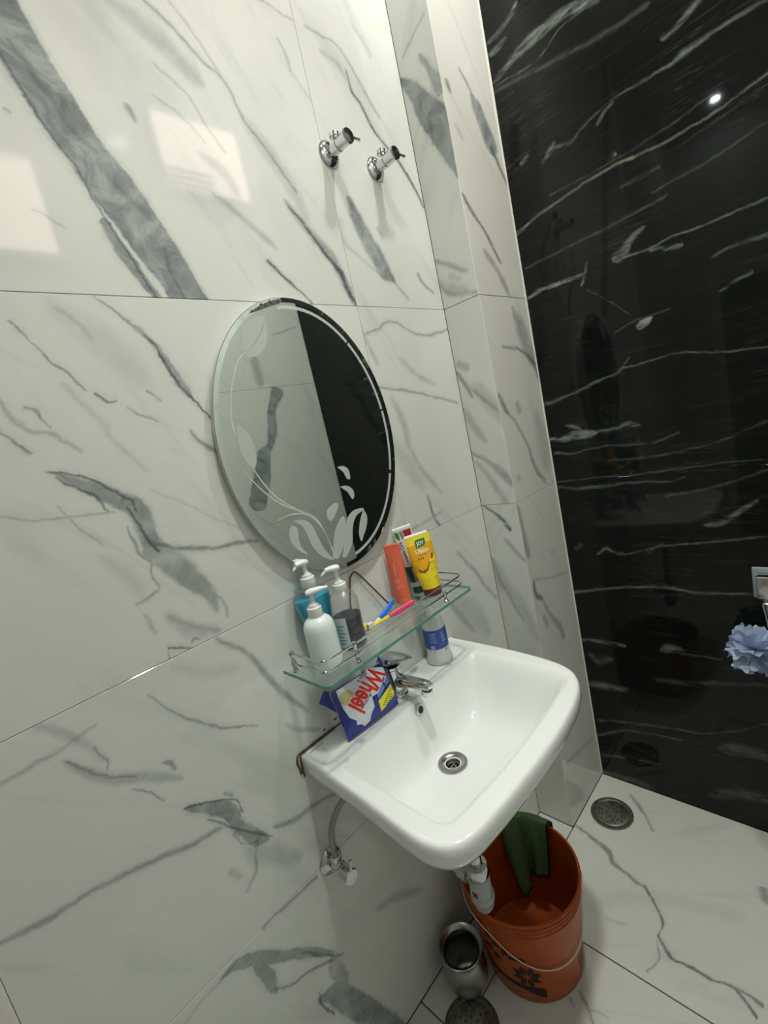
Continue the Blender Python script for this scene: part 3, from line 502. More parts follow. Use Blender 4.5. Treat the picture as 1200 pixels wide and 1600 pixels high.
  ('d',0.45,0.0104,-0.0862,1.1025,-0.9569,0.3003,[(0.0,0.0001,-0.0228),(0.043,0.0,0.0025),(0.225,-0.0007,0.004),(0.43,0.0042,0.0058),(0.675,-0.0026,0.0054),(0.957,0.0,0.0035),(1.0,0.0002,-0.0228)]),
  ('d',0.35,0.0139,-0.1812,0.9796,-0.9637,0.2076,[(0.0,0.0001,-0.0297),(0.08,0.0,0.0023),(0.431,-0.0011,0.0092),(0.92,0.0,0.0024),(1.0,0.0001,-0.0297)]),
  ('g',0.25,0.0279,-0.1821,0.9885,-0.8607,0.3196,[(0.0,-0.0039,-0.0577),(0.119,0.0,0.0079),(0.5,0.0247,0.0322),(0.881,0.0,0.0108),(1.0,-0.0039,-0.0577)]),
  ('d',0.3,0.0098,-0.5933,0.8591,0.0277,0.1674,[(0.0,-0.0006,-0.0216),(0.072,0.0,0.002),(0.498,0.0075,0.0078),(0.928,0.0,0.002),(1.0,-0.0006,-0.0216)]),
 ],
 'SU': [
  ('g',0.95,0.005,0.0131,2.4752,-1.9648,0.3846,[(0.0,0.0027,-0.012),(0.043,0.0,0.0057),(0.17,-0.016,0.0151),(0.37,-0.0206,0.0301),(0.541,-0.0267,0.0387),(0.721,-0.0238,0.0317),(0.898,-0.0058,0.0112),(0.957,0.0,0.0037),(1.0,0.0021,-0.012)]),
  ('g',0.8,0.0046,-0.0732,2.4763,-1.9617,0.1451,[(0.0,0.0004,-0.0113),(0.077,0.0,0.0045),(0.355,-0.0025,0.0076),(0.66,-0.0017,0.0126),(0.923,0.0,0.019),(1.0,0.0003,-0.0113)]),
  ('d',0.35,0.007,-0.0139,2.4925,2.6703,0.1185,[(0.0,0.0002,-0.0159),(0.073,0.0,0.0029),(0.382,-0.0017,0.0028),(0.927,0.0,0.0027),(1.0,0.0001,-0.0159)]),
  ('d',0.4,0.0083,0.0031,1.967,-2.5346,0.1405,[(0.0,0.0001,-0.0187),(0.081,0.0,0.0051),(0.489,-0.0011,0.0067),(0.919,0.0,0.0033),(1.0,0.0001,-0.0187)]),
  ('g',0.4,0.0172,0.0234,1.9069,-2.6296,0.1552,[(0.0,-0.001,-0.0365),(0.151,0.0,0.0106),(0.476,0.0043,0.0138),(0.849,0.0,0.0067),(1.0,-0.0009,-0.0365)]),
  ('d',0.35,0.0087,0.0073,1.8948,-2.6606,0.1548,[(0.0,-0.0022,-0.0195),(0.075,0.0,0.0037),(0.37,0.0169,0.007),(0.702,0.0064,0.0034),(0.925,0.0,0.0051),(1.0,-0.0011,-0.0195)]),
  ('g',0.3,0.0168,-0.0249,1.9132,-2.5885,0.0778,[(0.0,0.0,-0.0357),(0.268,0.0,0.0085),(0.732,0.0,0.005),(1.0,0.0,-0.0357)]),
  ('d',0.4,0.0085,-0.0654,2.2382,1.6607,0.0794,[(0.0,0.0,-0.0191),(0.156,0.0,0.0064),(0.844,0.0,0.0064),(1.0,0.0,-0.0191)]),
 ],
 'SM': [
  ('d',0.5,0.0067,0.0025,1.6374,-1.9968,0.1165,[(0.0,0.0004,-0.0153),(0.08,0.0,0.0044),(0.533,-0.0047,0.0067),(0.92,0.0,0.0023),(1.0,0.0005,-0.0153)]),
  ('d',0.35,0.0116,0.0023,1.6589,-2.6116,0.0716,[(0.0,0.0,-0.0251),(0.258,0.0,0.0116),(0.742,-0.0,0.0115),(1.0,-0.0,-0.0251)]),
  ('d',0.35,0.0081,-0.0055,1.614,-2.3428,0.2216,[(0.0,-0.0004,-0.0182),(0.05,0.0,0.0021),(0.381,0.0055,0.0062),(0.687,0.006,0.006),(0.95,0.0,0.0058),(1.0,-0.0006,-0.0182)]),
  ('g',0.3,0.0208,-0.0404,1.6041,-2.1347,0.2153,[(0.0,0.0,-0.0436),(0.131,0.0,0.0084),(0.505,-0.0,0.0208),(0.869,0.0,0.0082),(1.0,0.0,-0.0436)]),
  ('d',0.45,0.0112,0.0081,1.3806,-2.3958,0.1982,[(0.0,0.0012,-0.0243),(0.082,0.0,0.0045),(0.439,-0.0101,0.0067),(0.708,-0.009,0.0134),(0.918,0.0,0.0089),(1.0,0.0018,-0.0243)]),
  ('d',0.3,0.0118,-0.0015,1.3524,-2.1171,0.1974,[(0.0,0.001,-0.0257),(0.078,0.0,0.0024),(0.417,-0.0083,0.0071),(0.701,-0.0033,0.0095),(0.922,0.0,0.0047),(1.0,0.0006,-0.0257)]),
  ('d',0.3,0.0137,0.0047,1.5269,-2.0585,0.1628,[(0.0,-0.0007,-0.0295),(0.11,0.0,0.0047),(0.481,0.0047,0.0115),(0.89,0.0,0.0045),(1.0,-0.0006,-0.0295)]),
 ],
 'SL': [
  ('d',0.8,0.0061,-0.0041,1.2011,-2.3284,0.1373,[(0.0,0.0005,-0.0142),(0.064,0.0,0.0025),(0.376,-0.0052,0.0039),(0.635,-0.007,0.0061),(0.936,-0.0,0.0056),(1.0,0.0008,-0.0142)]),
  ('d',0.35,0.01,-0.0567,1.092,-2.1937,0.1307,[(0.0,-0.0001,-0.022),(0.097,0.0,0.0025),(0.461,0.0006,0.0075),(0.903,-0.0,0.0032),(1.0,-0.0001,-0.022)]),
  ('g',0.35,0.0321,0.0095,1.0279,-1.9872,0.3603,[(0.0,-0.0039,-0.0662),(0.114,0.0,0.0107),(0.304,0.0131,0.022),(0.528,-0.0111,0.0161),(0.886,0.0,0.0104),(1.0,0.0018,-0.0662)]),
  ('d',0.4,0.0108,-0.0004,1.0166,-1.9131,0.2492,[(0.0,-0.001,-0.0236),(0.053,0.0,0.004),(0.403,0.013,0.0054),(0.658,0.0064,0.0041),(0.947,0.0,0.0027),(1.0,-0.0006,-0.0236)]),
 ],
 'FU': [
  ('d',0.5,0.0079,0.1954,2.4446,-0.844,0.0926,[(0.0,-0.0003,-0.0177),(0.113,0.0,0.0038),(0.484,0.0017,0.0051),(0.887,-0.0,0.004),(1.0,-0.0002,-0.0177)]),
  ('g',0.9,0.0126,0.2297,2.4071,-1.0123,0.2101,[(0.0,-0.0021,-0.0273),(0.126,0.0,0.004),(0.267,0.0046,0.0249),(0.483,0.0016,0.0297),(0.719,0.0008,0.0345),(0.874,0.0,0.0218),(1.0,-0.0003,-0.0273)]),
  ('d',0.7,0.0088,0.3074,2.2697,-0.9759,0.1558,[(0.0,-0.0001,-0.0195),(0.082,0.0,0.0085),(0.486,0.0008,0.007),(0.918,-0.0,0.0045),(1.0,-0.0001,-0.0195)]),
  ('d',0.6,0.0109,0.1179,2.401,-1.3201,0.0591,[(0.0,-0.0002,-0.0239),(0.235,0.0,0.0037),(0.486,0.0005,0.0073),(0.765,-0.0,0.0036),(1.0,-0.0002,-0.0239)]),
  ('d',0.75,0.007,0.0916,2.0983,-0.8473,0.2495,[(0.0,0.0,-0.0161),(0.04,0.0,0.004),(0.196,-0.0,0.0067),(0.432,0.0066,0.0044),(0.611,0.0098,0.0059),(0.96,0.0,0.0039),(1.0,-0.0006,-0.0161)]),
  ('d',0.45,0.0126,0.1535,1.9634,-0.8582,0.2,[(0.0,-0.0012,-0.0272),(0.085,0.0,0.0033),(0.267,0.0052,0.0101),(0.482,0.0084,0.0072),(0.676,0.0071,0.0115),(0.915,0.0,0.004),(1.0,-0.0013,-0.0272)]),
  ('d',0.25,0.018,0.1151,2.2905,-0.8689,0.0773,[(0.0,0.0,-0.038),(0.275,0.0,0.0054),(0.725,-0.0,0.0054),(1.0,-0.0,-0.038)]),
 ],
 'FM': [
  ('d',0.65,0.0101,0.1684,1.6809,-0.6987,0.3037,[(0.0,-0.0049,-0.0222),(0.048,0.0,0.0026),(0.263,0.044,0.0044),(0.438,0.0651,0.0056),(0.614,0.0692,0.0115),(0.798,0.0469,0.0139),(0.952,0.0,0.0072),(1.0,-0.0073,-0.0222)]),
  ('g',0.6,0.033,0.2699,1.8106,-1.0783,0.2674,[(0.0,0.0005,-0.068),(0.17,0.0,0.0082),(0.379,-0.0013,0.0298),(0.624,-0.0107,0.0293),(0.83,0.0,0.0158),(1.0,0.0044,-0.068)]),
  ('d',0.35,0.0128,0.2812,1.8067,-1.5485,0.0668,[(0.0,0.0,-0.0276),(0.249,0.0,0.0064),(0.751,0.0,0.0064),(1.0,0.0,-0.0276)]),
  ('d',0.6,0.01,0.096,1.5428,-1.0257,0.1055,[(0.0,0.0005,-0.022),(0.139,0.0,0.0068),(0.467,-0.0022,0.01),(0.861,-0.0,0.0066),(1.0,0.0004,-0.022)]),
  ('d',0.5,0.0101,0.1302,1.4828,-0.9864,0.341,[(0.0,-0.0016,-0.0223),(0.038,0.0,0.0029),(0.217,0.0152,0.0038),(0.396,0.0152,0.006),(0.735,-0.0108,0.0082),(0.962,0.0,0.004),(1.0,0.0009,-0.0223)]),
  ('d',0.4,0.0197,0.1987,1.518,-1.2669,0.0778,[(0.0,0.0,-0.0414),(0.329,0.0,0.0098),(0.671,0.0,0.0099),(1.0,0.0,-0.0414)]),
  ('d',0.3,0.0107,0.1176,1.283,-0.7194,0.0464,[(0.0,0.0,-0.0233),(0.316,0.0,0.0066),(0.684,0.0,0.0067),(1.0,0.0,-0.0233)]),
  ('g',0.3,0.0467,0.3266,1.497,-1.5207,0.3005,[(0.0,-0.0008,-0.0953),(0.202,0.0,0.0183),(0.574,0.0029,0.0374),(0.798,0.0,0.0142),(1.0,-0.0013,-0.0953)]),
 ],
 'FL': [
  ('d',0.45,0.0152,0.0968,1.1988,-1.4774,0.2067,[(0.0,0.0001,-0.0323),(0.105,0.0,0.0076),(0.482,-0.001,0.0096),(0.692,-0.0032,0.0152),(0.895,0.0,0.0113),(1.0,0.0008,-0.0323)]),
  ('d',0.3,0.0067,0.1025,0.9325,-0.2696,0.2855,[(0.0,0.0001,-0.0154),(0.03,0.0,0.0027),(0.388,-0.0029,0.0029),(0.97,0.0,0.0031),(1.0,0.0001,-0.0154)]),
  ('d',0.7,0.0098,0.1094,0.9324,-1.1157,0.115,[(0.0,0.0034,-0.0217),(0.127,0.0,0.008),(0.412,-0.0152,0.0096),(0.873,0.0,0.0066),(1.0,0.0021,-0.0217)]),
  ('d',0.4,0.0134,0.1446,0.858,-1.059,0.2526,[(0.0,0.0007,-0.0288),(0.071,0.0,0.0043),(0.328,-0.0048,0.0062),(0.692,0.0073,0.013),(0.929,0.0,0.0075),(1.0,-0.0011,-0.0288)]),
  ('d',0.35,0.0136,0.1348,0.8032,-1.1791,0.0804,[(0.0,0.0,-0.0292),(0.246,0.0,0.0102),(0.754,0.0,0.0103),(1.0,0.0,-0.0292)]),
  ('d',0.3,0.0095,0.1151,0.2403,-0.2388,0.2533,[(0.0,-0.0001,-0.0209),(0.049,0.0,0.0046),(0.457,0.0011,0.0047),(0.951,0.0,0.0049),(1.0,-0.0001,-0.0209)]),
 ],
 'FR': [
  ('d',0.6,0.0059,0.1067,-0.1243,-1.9457,0.2918,[(0.0,-0.0006,-0.0138),(0.031,0.0,0.0027),(0.247,0.0077,0.0051),(0.471,0.0075,0.0094),(0.611,-0.0124,0.0068),(0.762,-0.0092,0.0041),(0.866,-0.0084,0.0057),(0.969,0.0,0.0033),(1.0,0.0013,-0.0138)]),
  ('d',0.75,0.0045,0.0105,-0.376,-2.2556,0.262,[(0.0,0.0003,-0.0109),(0.026,0.0,0.0041),(0.258,-0.006,0.003),(0.425,-0.0233,0.0039),(0.516,-0.053,0.0033),(0.708,-0.0563,0.0048),(0.828,-0.0293,0.0053),(0.974,0.0,0.0043),(1.0,0.0027,-0.0109)]),
  ('d',0.75,0.0041,-0.1479,-0.5649,-1.8374,0.106,[(0.0,-0.0015,-0.0102),(0.057,0.0,0.0016),(0.459,0.021,0.0034),(0.711,0.0138,0.0034),(0.943,0.0,0.0048),(1.0,-0.0017,-0.0102)]),
  ('d',0.6,0.0034,-0.1371,-0.6117,-1.6601,0.0662,[(0.0,-0.0002,-0.0087),(0.08,0.0,0.0022),(0.51,0.0026,0.0025),(0.92,0.0,0.005),(1.0,-0.0003,-0.0087)]),
  ('d',0.45,0.0027,-0.1255,-0.4474,3.1251,0.0985,[(0.0,-0.0007,-0.0075),(0.04,0.0,0.0019),(0.456,0.0138,0.002),(0.96,-0.0,0.002),(1.0,-0.0005,-0.0075)]),
  ('d',0.5,0.006,0.3326,-0.2392,-2.3938,0.1712,[(0.0,-0.0004,-0.0141),(0.047,0.0,0.0026),(0.398,0.0064,0.0055),(0.655,0.0057,0.003),(0.953,0.0,0.0029),(1.0,-0.0005,-0.0141)]),
  ('d',0.5,0.0098,0.1831,-0.6381,-2.7831,0.0682,[(0.0,0.0,-0.0217),(0.231,0.0,0.01),(0.769,-0.0,0.0097),(1.0,-0.0,-0.0217)]),
  ('d',0.2,0.0076,-0.148,-0.3148,-1.3252,0.0692,[(0.0,0.0,-0.0171),(0.142,0.0,0.0038),(0.858,0.0,0.0037),(1.0,0.0,-0.0171)]),
  ('g',0.12,0.0369,-0.1931,-0.1995,-1.0174,0.5148,[(0.0,-0.0056,-0.0758),(0.093,0.0,0.0176),(0.46,0.0444,0.019),(0.907,0.0,0.0187),(1.0,-0.0046,-0.0758)]),
 ],
 'FB': [
  ('d',0.55,0.0041,-0.3536,-0.3195,-2.3011,0.0789,[(0.0,-0.0003,-0.0101),(0.069,0.0,0.0017),(0.318,0.0019,0.0033),(0.623,0.0028,0.0024),(1.0,0.0,0.0019)]),
  ('d',0.35,0.0029,-0.3805,-0.3494,-1.4096,0.0547,[(0.0,-0.0002,-0.0079),(0.07,0.0,0.0014),(0.524,0.0026,0.0015),(0.93,-0.0,0.0015),(1.0,-0.0002,-0.0079)]),
  ('d',0.5,0.0033,-0.3811,-0.3058,-2.2567,0.0287,[(0.0,0.0,-0.0086),(0.167,0.0,0.0025),(0.833,0.0,0.0025),(1.0,0.0,-0.0086)]),
 ],
 'K0': [
  ('w',0.65,0.0075,-0.1084,0.5788,3.0978,0.1829,[(0.0,0.0005,-0.0171),(0.053,0.0,0.0023),(0.396,-0.0059,0.0045),(0.702,-0.0035,0.0051),(0.947,0.0,0.0022),(1.0,0.0004,-0.0171)]),
  ('w',0.3,0.0157,-0.1336,0.5194,3.1079,0.116,[(0.0,-0.0057,-0.0333),(0.184,0.0,0.0103),(0.405,0.0138,0.0139),(0.816,0.0,0.0041),(1.0,-0.0031,-0.0333)]),
  ('w',0.4,0.013,-0.3831,0.5891,2.9459,0.0972,[(0.0,0.0024,-0.0279),(0.176,0.0,0.0053),(0.504,-0.0091,0.0135),(0.824,0.0,0.002),(1.0,0.0025,-0.0279)]),
  ('w',0.28,0.0066,-0.4383,0.5924,3.1388,0.1352,[(0.0,-0.0001,-0.0153),(0.058,0.0,0.002),(0.512,0.0011,0.002),(0.942,0.0,0.0019),(1.0,-0.0001,-0.0153)]),
  ('w',0.45,0.0127,-0.1003,0.3941,3.0547,0.1867,[(0.0,0.0002,-0.0273),(0.096,0.0,0.0096),(0.484,-0.0017,0.0117),(0.904,-0.0,0.0046),(1.0,0.0002,-0.0273)]),
  ('w',0.2,0.0104,-0.3551,0.4699,2.9473,0.3329,[(0.0,-0.0004,-0.0227),(0.04,0.0,0.0042),(0.355,0.0057,0.0059),(0.646,0.0,0.0055),(0.96,0.0,0.0035),(1.0,-0.0,-0.0227)]),
  ('w',0.3,0.0076,-0.1363,0.2439,2.9688,0.3703,[(0.0,0.0002,-0.0172),(0.025,0.0,0.0031),(0.319,-0.0054,0.003),(0.586,-0.0077,0.0029),(0.975,0.0,0.0027),(1.0,0.0003,-0.0172)]),
  ('w',0.25,0.0057,-0.4857,0.3025,2.6209,0.209,[(0.0,-0.0002,-0.0134),(0.034,0.0,0.0024),(0.5,0.0068,0.0022),(0.966,0.0,0.002),(1.0,-0.0002,-0.0134)]),
  ('w',0.35,0.0089,-0.1178,0.1687,2.8532,0.3299,[(0.0,0.0011,-0.0197),(0.033,0.0,0.0043),(0.417,-0.0247,0.0034),(0.7,-0.0167,0.0029),(0.967,0.0,0.0022),(1.0,0.001,-0.0197)]),
  ('w',0.28,0.0187,-0.506,0.2614,2.9821,0.176,[(0.0,0.0027,-0.0394),(0.149,0.0,0.0038),(0.405,-0.0094,0.0181),(0.851,0.0,0.0161),(1.0,0.0016,-0.0394)]),
  ('w',0.3,0.0095,-0.1035,0.0736,2.8314,0.1435,[(0.0,0.0,-0.021),(0.086,0.0,0.0048),(0.914,0.0,0.0046),(1.0,0.0,-0.021)]),
  ('w',0.25,0.008,-0.2684,0.1182,2.9866,0.0839,[(0.0,0.0,-0.0181),(0.113,0.0,0.0024),(0.887,-0.0,0.0023),(1.0,-0.0,-0.0181)]),
  ('w',0.25,0.0185,-0.4668,0.0594,2.7891,0.2135,[(0.0,0.0021,-0.0391),(0.115,0.0,0.0037),(0.502,-0.0141,0.0138),(0.885,0.0,0.0122),(1.0,0.0021,-0.0391)]),
  ('w',0.3,0.0145,-0.0984,0.0042,3.1029,0.2297,[(0.0,0.0007,-0.031),(0.084,0.0,0.0081),(0.486,-0.0071,0.0107),(0.916,0.0,0.0053),(1.0,0.0007,-0.031)]),
 ],
 'K1': [
  ('w',0.3,0.0048,-0.1194,1.1944,3.1179,0.4114,[(0.0,0.0,-0.0117),(0.019,0.0,0.0018),(0.404,-0.0004,0.0016),(0.684,0.0026,0.0016),(0.981,0.0,0.0015),(1.0,-0.0001,-0.0117)]),
  ('w',0.22,0.0042,-0.5177,1.2039,3.136,0.1966,[(0.0,0.0001,-0.0103),(0.025,0.0,0.0015),(0.56,-0.0046,0.0014),(0.975,0.0,0.0013),(1.0,0.0001,-0.0103)]),
  ('w',0.33,0.006,-0.1164,1.176,3.1383,0.4101,[(0.0,-0.0004,-0.0141),(0.019,0.0,0.0044),(0.289,0.011,0.0047),(0.695,0.0053,0.0026),(0.869,0.0096,0.0017),(0.981,0.0,0.0015),(1.0,-0.0008,-0.0141)]),
  ('w',0.2,0.0064,-0.4559,1.1206,2.9194,0.2657,[(0.0,-0.0003,-0.0148),(0.029,0.0,0.0022),(0.464,0.0081,0.002),(0.971,0.0,0.0019),(1.0,-0.0002,-0.0148)]),
  ('w',0.5,0.0082,-0.5468,1.0217,2.6354,0.1647,[(0.0,-0.002,-0.0183),(0.066,0.0,0.0033),(0.272,0.0128,0.0062),(0.504,0.0086,0.0058),(0.934,0.0,0.0028),(1.0,-0.0007,-0.0183)]),
  ('w',0.5,0.0078,-0.224,0.9263,3.1086,0.1134,[(0.0,0.0031,-0.0177),(0.087,0.0,0.0018),(0.382,-0.0208,0.0058),(0.598,-0.0046,0.0041),(0.913,0.0,0.002),(1.0,0.0006,-0.0177)]),
  ('w',0.35,0.0068,-0.3865,0.9364,2.6178,0.071,[(0.0,-0.0,-0.0155),(0.122,0.0,0.0051),(0.442,0.0,0.0027),(0.878,0.0,0.0016),(1.0,-0.0,-0.0155)]),
  ('w',0.35,0.0046,-0.32,0.9285,2.9698,0.3897,[(0.0,0.0003,-0.0112),(0.019,0.0,0.0015),(0.335,-0.0107,0.0018),(0.679,-0.004,0.0026),(0.981,0.0,0.0015),(1.0,0.0001,-0.0112)]),
  ('w',0.3,0.0075,-0.1536,0.9378,2.5596,0.0489,[(0.0,-0.0,-0.0171),(0.223,0.0,0.0056),(0.777,0.0,0.0055),(1.0,0.0,-0.0171)]),
  ('m',0.55,0.0064,-0.1225,0.775,3.0604,0.5446,[(0.0,0.0006,-0.0149),(0.019,0.0,0.0052),(0.231,-0.0137,0.0024),(0.414,-0.0215,0.0029),(0.626,-0.0158,0.003),(0.72,-0.0036,0.0029),(0.981,-0.0,0.0017),(1.0,0.0001,-0.0149)]),
  ('w',0.65,0.0075,-0.1084,0.5788,3.0978,0.1829,[(0.0,0.0005,-0.0171),(0.053,0.0,0.0023),(0.396,-0.0059,0.0045),(0.702,-0.0035,0.0051),(0.947,0.0,0.0022),(1.0,0.0004,-0.0171)]),
  ('w',0.4,0.013,-0.3831,0.5891,2.9459,0.0972,[(0.0,0.0024,-0.0279),(0.176,0.0,0.0053),(0.504,-0.0091,0.0135),(0.824,0.0,0.002),(1.0,0.0025,-0.0279)]),
  ('w',0.28,0.0066,-0.4383,0.5924,3.1388,0.1352,[(0.0,-0.0001,-0.0153),(0.058,0.0,0.002),(0.512,0.0011,0.002),(0.942,0.0,0.0019),(1.0,-0.0001,-0.0153)]),
 ],
 'K2': [
  ('w',0.5,0.0087,-0.3971,1.822,2.5545,0.1223,[(0.0,-0.0007,-0.0194),(0.119,0.0,0.0132),(0.339,0.0026,0.0146),(0.564,-0.004,0.008),(0.881,-0.0,0.0031),(1.0,0.0008,-0.0194)]),
  ('w',0.5,0.0047,-0.416,1.8263,3.1261,0.3377,[(0.0,-0.0002,-0.0114),(0.019,0.0,0.003),(0.204,0.0046,0.0018),(0.467,0.0001,0.0022),(0.699,0.0012,0.0016),(0.981,0.0,0.0013),(1.0,-0.0,-0.0114)]),
  ('w',0.45,0.0054,-0.488,1.8204,-2.8816,0.0921,[(0.0,0.0002,-0.0129),(0.085,0.0,0.0041),(0.339,-0.0014,0.0026),(0.599,0.0049,0.004),(0.915,0.0,0.0055),(1.0,-0.0007,-0.0129)]),
  ('w',0.8,0.0057,-0.1261,1.8189,3.1116,0.205,[(0.0,0.0006,-0.0135),(0.039,0.0,0.0027),(0.299,-0.0075,0.0052),(0.576,-0.0042,0.0049),(0.961,-0.0,0.0024),(1.0,0.0002,-0.0135)]),
  ('w',0.55,0.0046,-0.3334,1.8616,-1.2,0.0786,[(0.0,0.0002,-0.0111),(0.073,0.0,0.0016),(0.507,-0.0021,0.0027),(0.927,0.0,0.0017),(1.0,0.0002,-0.0111)]),
  ('w',0.4,0.0054,-0.6233,1.7445,3.0831,0.1266,[(0.0,0.0004,-0.0128),(0.058,0.0,0.0014),(0.357,-0.0037,0.0027),(0.705,-0.0017,0.0039),(0.942,0.0,0.0051),(1.0,0.0002,-0.0128)]),
  ('w',0.4,0.0056,-0.6343,1.6554,2.8289,0.0842,[(0.0,0.0,-0.0132),(0.086,0.0,0.0014),(0.509,-0.0,0.0028),(0.914,0.0,0.0041),(1.0,0.0,-0.0132)]),
  ('w',0.9,0.0054,-0.4345,1.6204,2.6709,0.0618,[(0.0,0.0003,-0.0127),(0.149,0.0,0.0064),(0.485,-0.0012,0.0095),(0.851,0.0,0.0031),(1.0,0.0002,-0.0127)]),
  ('w',0.35,0.0042,-0.3755,1.6319,3.0005,0.1578,[(0.0,0.0003,-0.0105),(0.032,0.0,0.0015),(0.387,-0.0063,0.0014),(0.968,0.0,0.0013),(1.0,0.0002,-0.0105)]),
  ('w',0.25,0.0028,-0.3143,1.7833,-2.3562,0.1656,[(0.0,0.0001,-0.0076),(0.02,0.0,0.001),(0.56,-0.004,0.001),(0.98,0.0,0.0009),(1.0,0.0001,-0.0076)]),
  ('w',0.4,0.0062,-0.1127,1.4693,3.0271,0.1056,[(0.0,-0.0003,-0.0144),(0.085,0.0,0.0056),(0.5,0.0031,0.0055),(0.915,0.0,0.0027),(1.0,-0.0003,-0.0144)]),
  ('w',0.5,0.0058,-0.2015,1.4785,2.8909,0.2048,[(0.0,-0.0002,-0.0137),(0.036,0.0,0.0018),(0.263,0.0028,0.0018),(0.467,0.0018,0.0035),(0.806,0.0079,0.0022),(0.964,0.0,0.0041),(1.0,-0.0009,-0.0137)]),
  ('w',0.4,0.004,-0.3858,1.5263,-3.0479,0.3492,[(0.0,0.0005,-0.01),(0.019,0.0,0.0026),(0.208,-0.0095,0.0016),(0.41,-0.0184,0.0018),(0.684,-0.0047,0.0017),(0.981,0.0,0.0012),(1.0,0.0002,-0.01)]),
  ('w',0.35,0.0044,-0.3814,1.5239,2.4177,0.0482,[(0.0,0.0,-0.0109),(0.112,0.0,0.0017),(0.888,-0.0,0.0016),(1.0,-0.0,-0.0109)]),
  ('w',0.85,0.0075,-0.1109,1.3496,-3.1177,0.1895,[(0.0,-0.0007,-0.0169),(0.06,0.0,0.0019),(0.356,0.007,0.0074),(0.591,-0.0003,0.0127),(0.94,0.0,0.0035),(1.0,0.0,-0.0169)]),
  ('w',0.6,0.0073,-0.1888,1.3926,-2.4467,0.0865,[(0.0,0.001,-0.0165),(0.113,0.0,0.0018),(0.573,-0.0084,0.0053),(0.887,0.0,0.0053),(1.0,0.0015,-0.0165)]),
  ('w',0.5,0.0069,-0.2763,1.3482,-3.1297,0.1505,[(0.0,0.0001,-0.0158),(0.06,0.0,0.0023),(0.516,-0.002,0.0034),(0.708,-0.0115,0.0067),(0.94,0.0,0.0024),(1.0,0.0015,-0.0158)]),
  ('w',0.35,0.0048,-0.137,1.3007,3.1154,0.389,[(0.0,-0.0011,-0.0115),(0.019,0.0,0.0031),(0.141,0.0141,0.0028),(0.385,0.0053,0.0023),(0.772,0.0183,0.002),(0.981,0.0,0.0014),(1.0,-0.0008,-0.0115)]),
  ('w',0.5,0.0051,-0.1327,1.2981,-2.9761,0.0713,[(0.0,0.0001,-0.0123),(0.093,0.0,0.0025),(0.411,-0.0009,0.0025),(0.907,0.0,0.0024),(1.0,0.0001,-0.0123)]),
  ('w',0.22,0.0054,-0.3021,1.2486,3.004,0.4254,[(0.0,-0.0006,-0.0128),(0.019,0.0,0.0023),(0.358,0.0211,0.0022),(0.658,0.0214,0.002),(0.981,-0.0,0.0018),(1.0,-0.0006,-0.0128)]),
  ('w',0.3,0.0048,-0.1194,1.1944,3.1179,0.4114,[(0.0,0.0,-0.0117),(0.019,0.0,0.0018),(0.404,-0.0004,0.0016),(0.684,0.0026,0.0016),(0.981,0.0,0.0015),(1.0,-0.0001,-0.0117)]),
  ('w',0.22,0.0042,-0.5177,1.2039,3.136,0.1966,[(0.0,0.0001,-0.0103),(0.025,0.0,0.0015),(0.56,-0.0046,0.0014),(0.975,0.0,0.0013),(1.0,0.0001,-0.0103)]),
  ('w',0.33,0.006,-0.1164,1.176,3.1383,0.4101,[(0.0,-0.0004,-0.0141),(0.019,0.0,0.0044),(0.289,0.011,0.0047),(0.695,0.0053,0.0026),(0.869,0.0096,0.0017),(0.981,0.0,0.0015),(1.0,-0.0008,-0.0141)]),
  ('w',0.2,0.0064,-0.4559,1.1206,2.9194,0.2657,[(0.0,-0.0003,-0.0148),(0.029,0.0,0.0022),(0.464,0.0081,0.002),(0.971,0.0,0.0019),(1.0,-0.0002,-0.0148)]),
 ],
 'K3': [
  ('w',0.4,0.0065,-0.2362,2.1735,2.9913,0.3042,[(0.0,0.0008,-0.0149),(0.026,0.0,0.0036),(0.165,-0.0086,0.0032),(0.321,0.0091,0.0032),(0.435,-0.0057,0.0017),(0.707,-0.0122,0.0015),(0.974,-0.0,0.0016),(1.0,0.0006,-0.0149)]),
  ('w',0.6,0.0075,-0.2496,2.1737,2.4403,0.0586,[(0.0,0.0002,-0.0171),(0.167,0.0,0.0038),(0.551,-0.0011,0.0056),(0.833,0.0,0.0018),(1.0,0.0003,-0.0171)]),
  ('w',0.55,0.0074,-0.1663,2.1998,2.8799,0.0511,[(0.0,-0.0,-0.0167),(0.18,0.0,0.0018),(0.548,0.0,0.0054),(0.82,0.0,0.0018),(1.0,-0.0,-0.0167)]),
  ('w',0.5,0.007,-0.5084,2.2179,3.1329,0.2709,[(0.0,-0.0002,-0.0159),(0.032,0.0,0.0016),(0.28,0.0033,0.0022),(0.397,-0.0032,0.0054),(0.507,-0.0032,0.0039),(0.716,-0.0044,0.0024),(0.968,0.0,0.0023),(1.0,0.0003,-0.0159)]),
  ('w',0.5,0.0067,-0.3972,2.1793,2.5871,0.0695,[(0.0,0.0006,-0.0155),(0.116,0.0,0.0017),(0.469,-0.0034,0.0033),(0.884,-0.0,0.0016),(1.0,0.0005,-0.0155)]),
  ('w',0.45,0.0076,-0.5638,2.2726,2.7813,0.109,[(0.0,-0.0012,-0.0173),(0.099,0.0,0.0056),(0.385,0.0072,0.0043),(0.649,0.0047,0.0057),(0.901,0.0,0.0056),(1.0,-0.0009,-0.0173)]),
  ('m',0.7,0.0055,-0.1274,2.0211,3.03,0.3643,[(0.0,0.0006,-0.013),(0.02,0.0,0.0056),(0.222,-0.011,0.0028),(0.565,-0.0129,0.0019),(0.831,-0.0097,0.0024),(0.98,0.0,0.0035),(1.0,0.0007,-0.013)]),
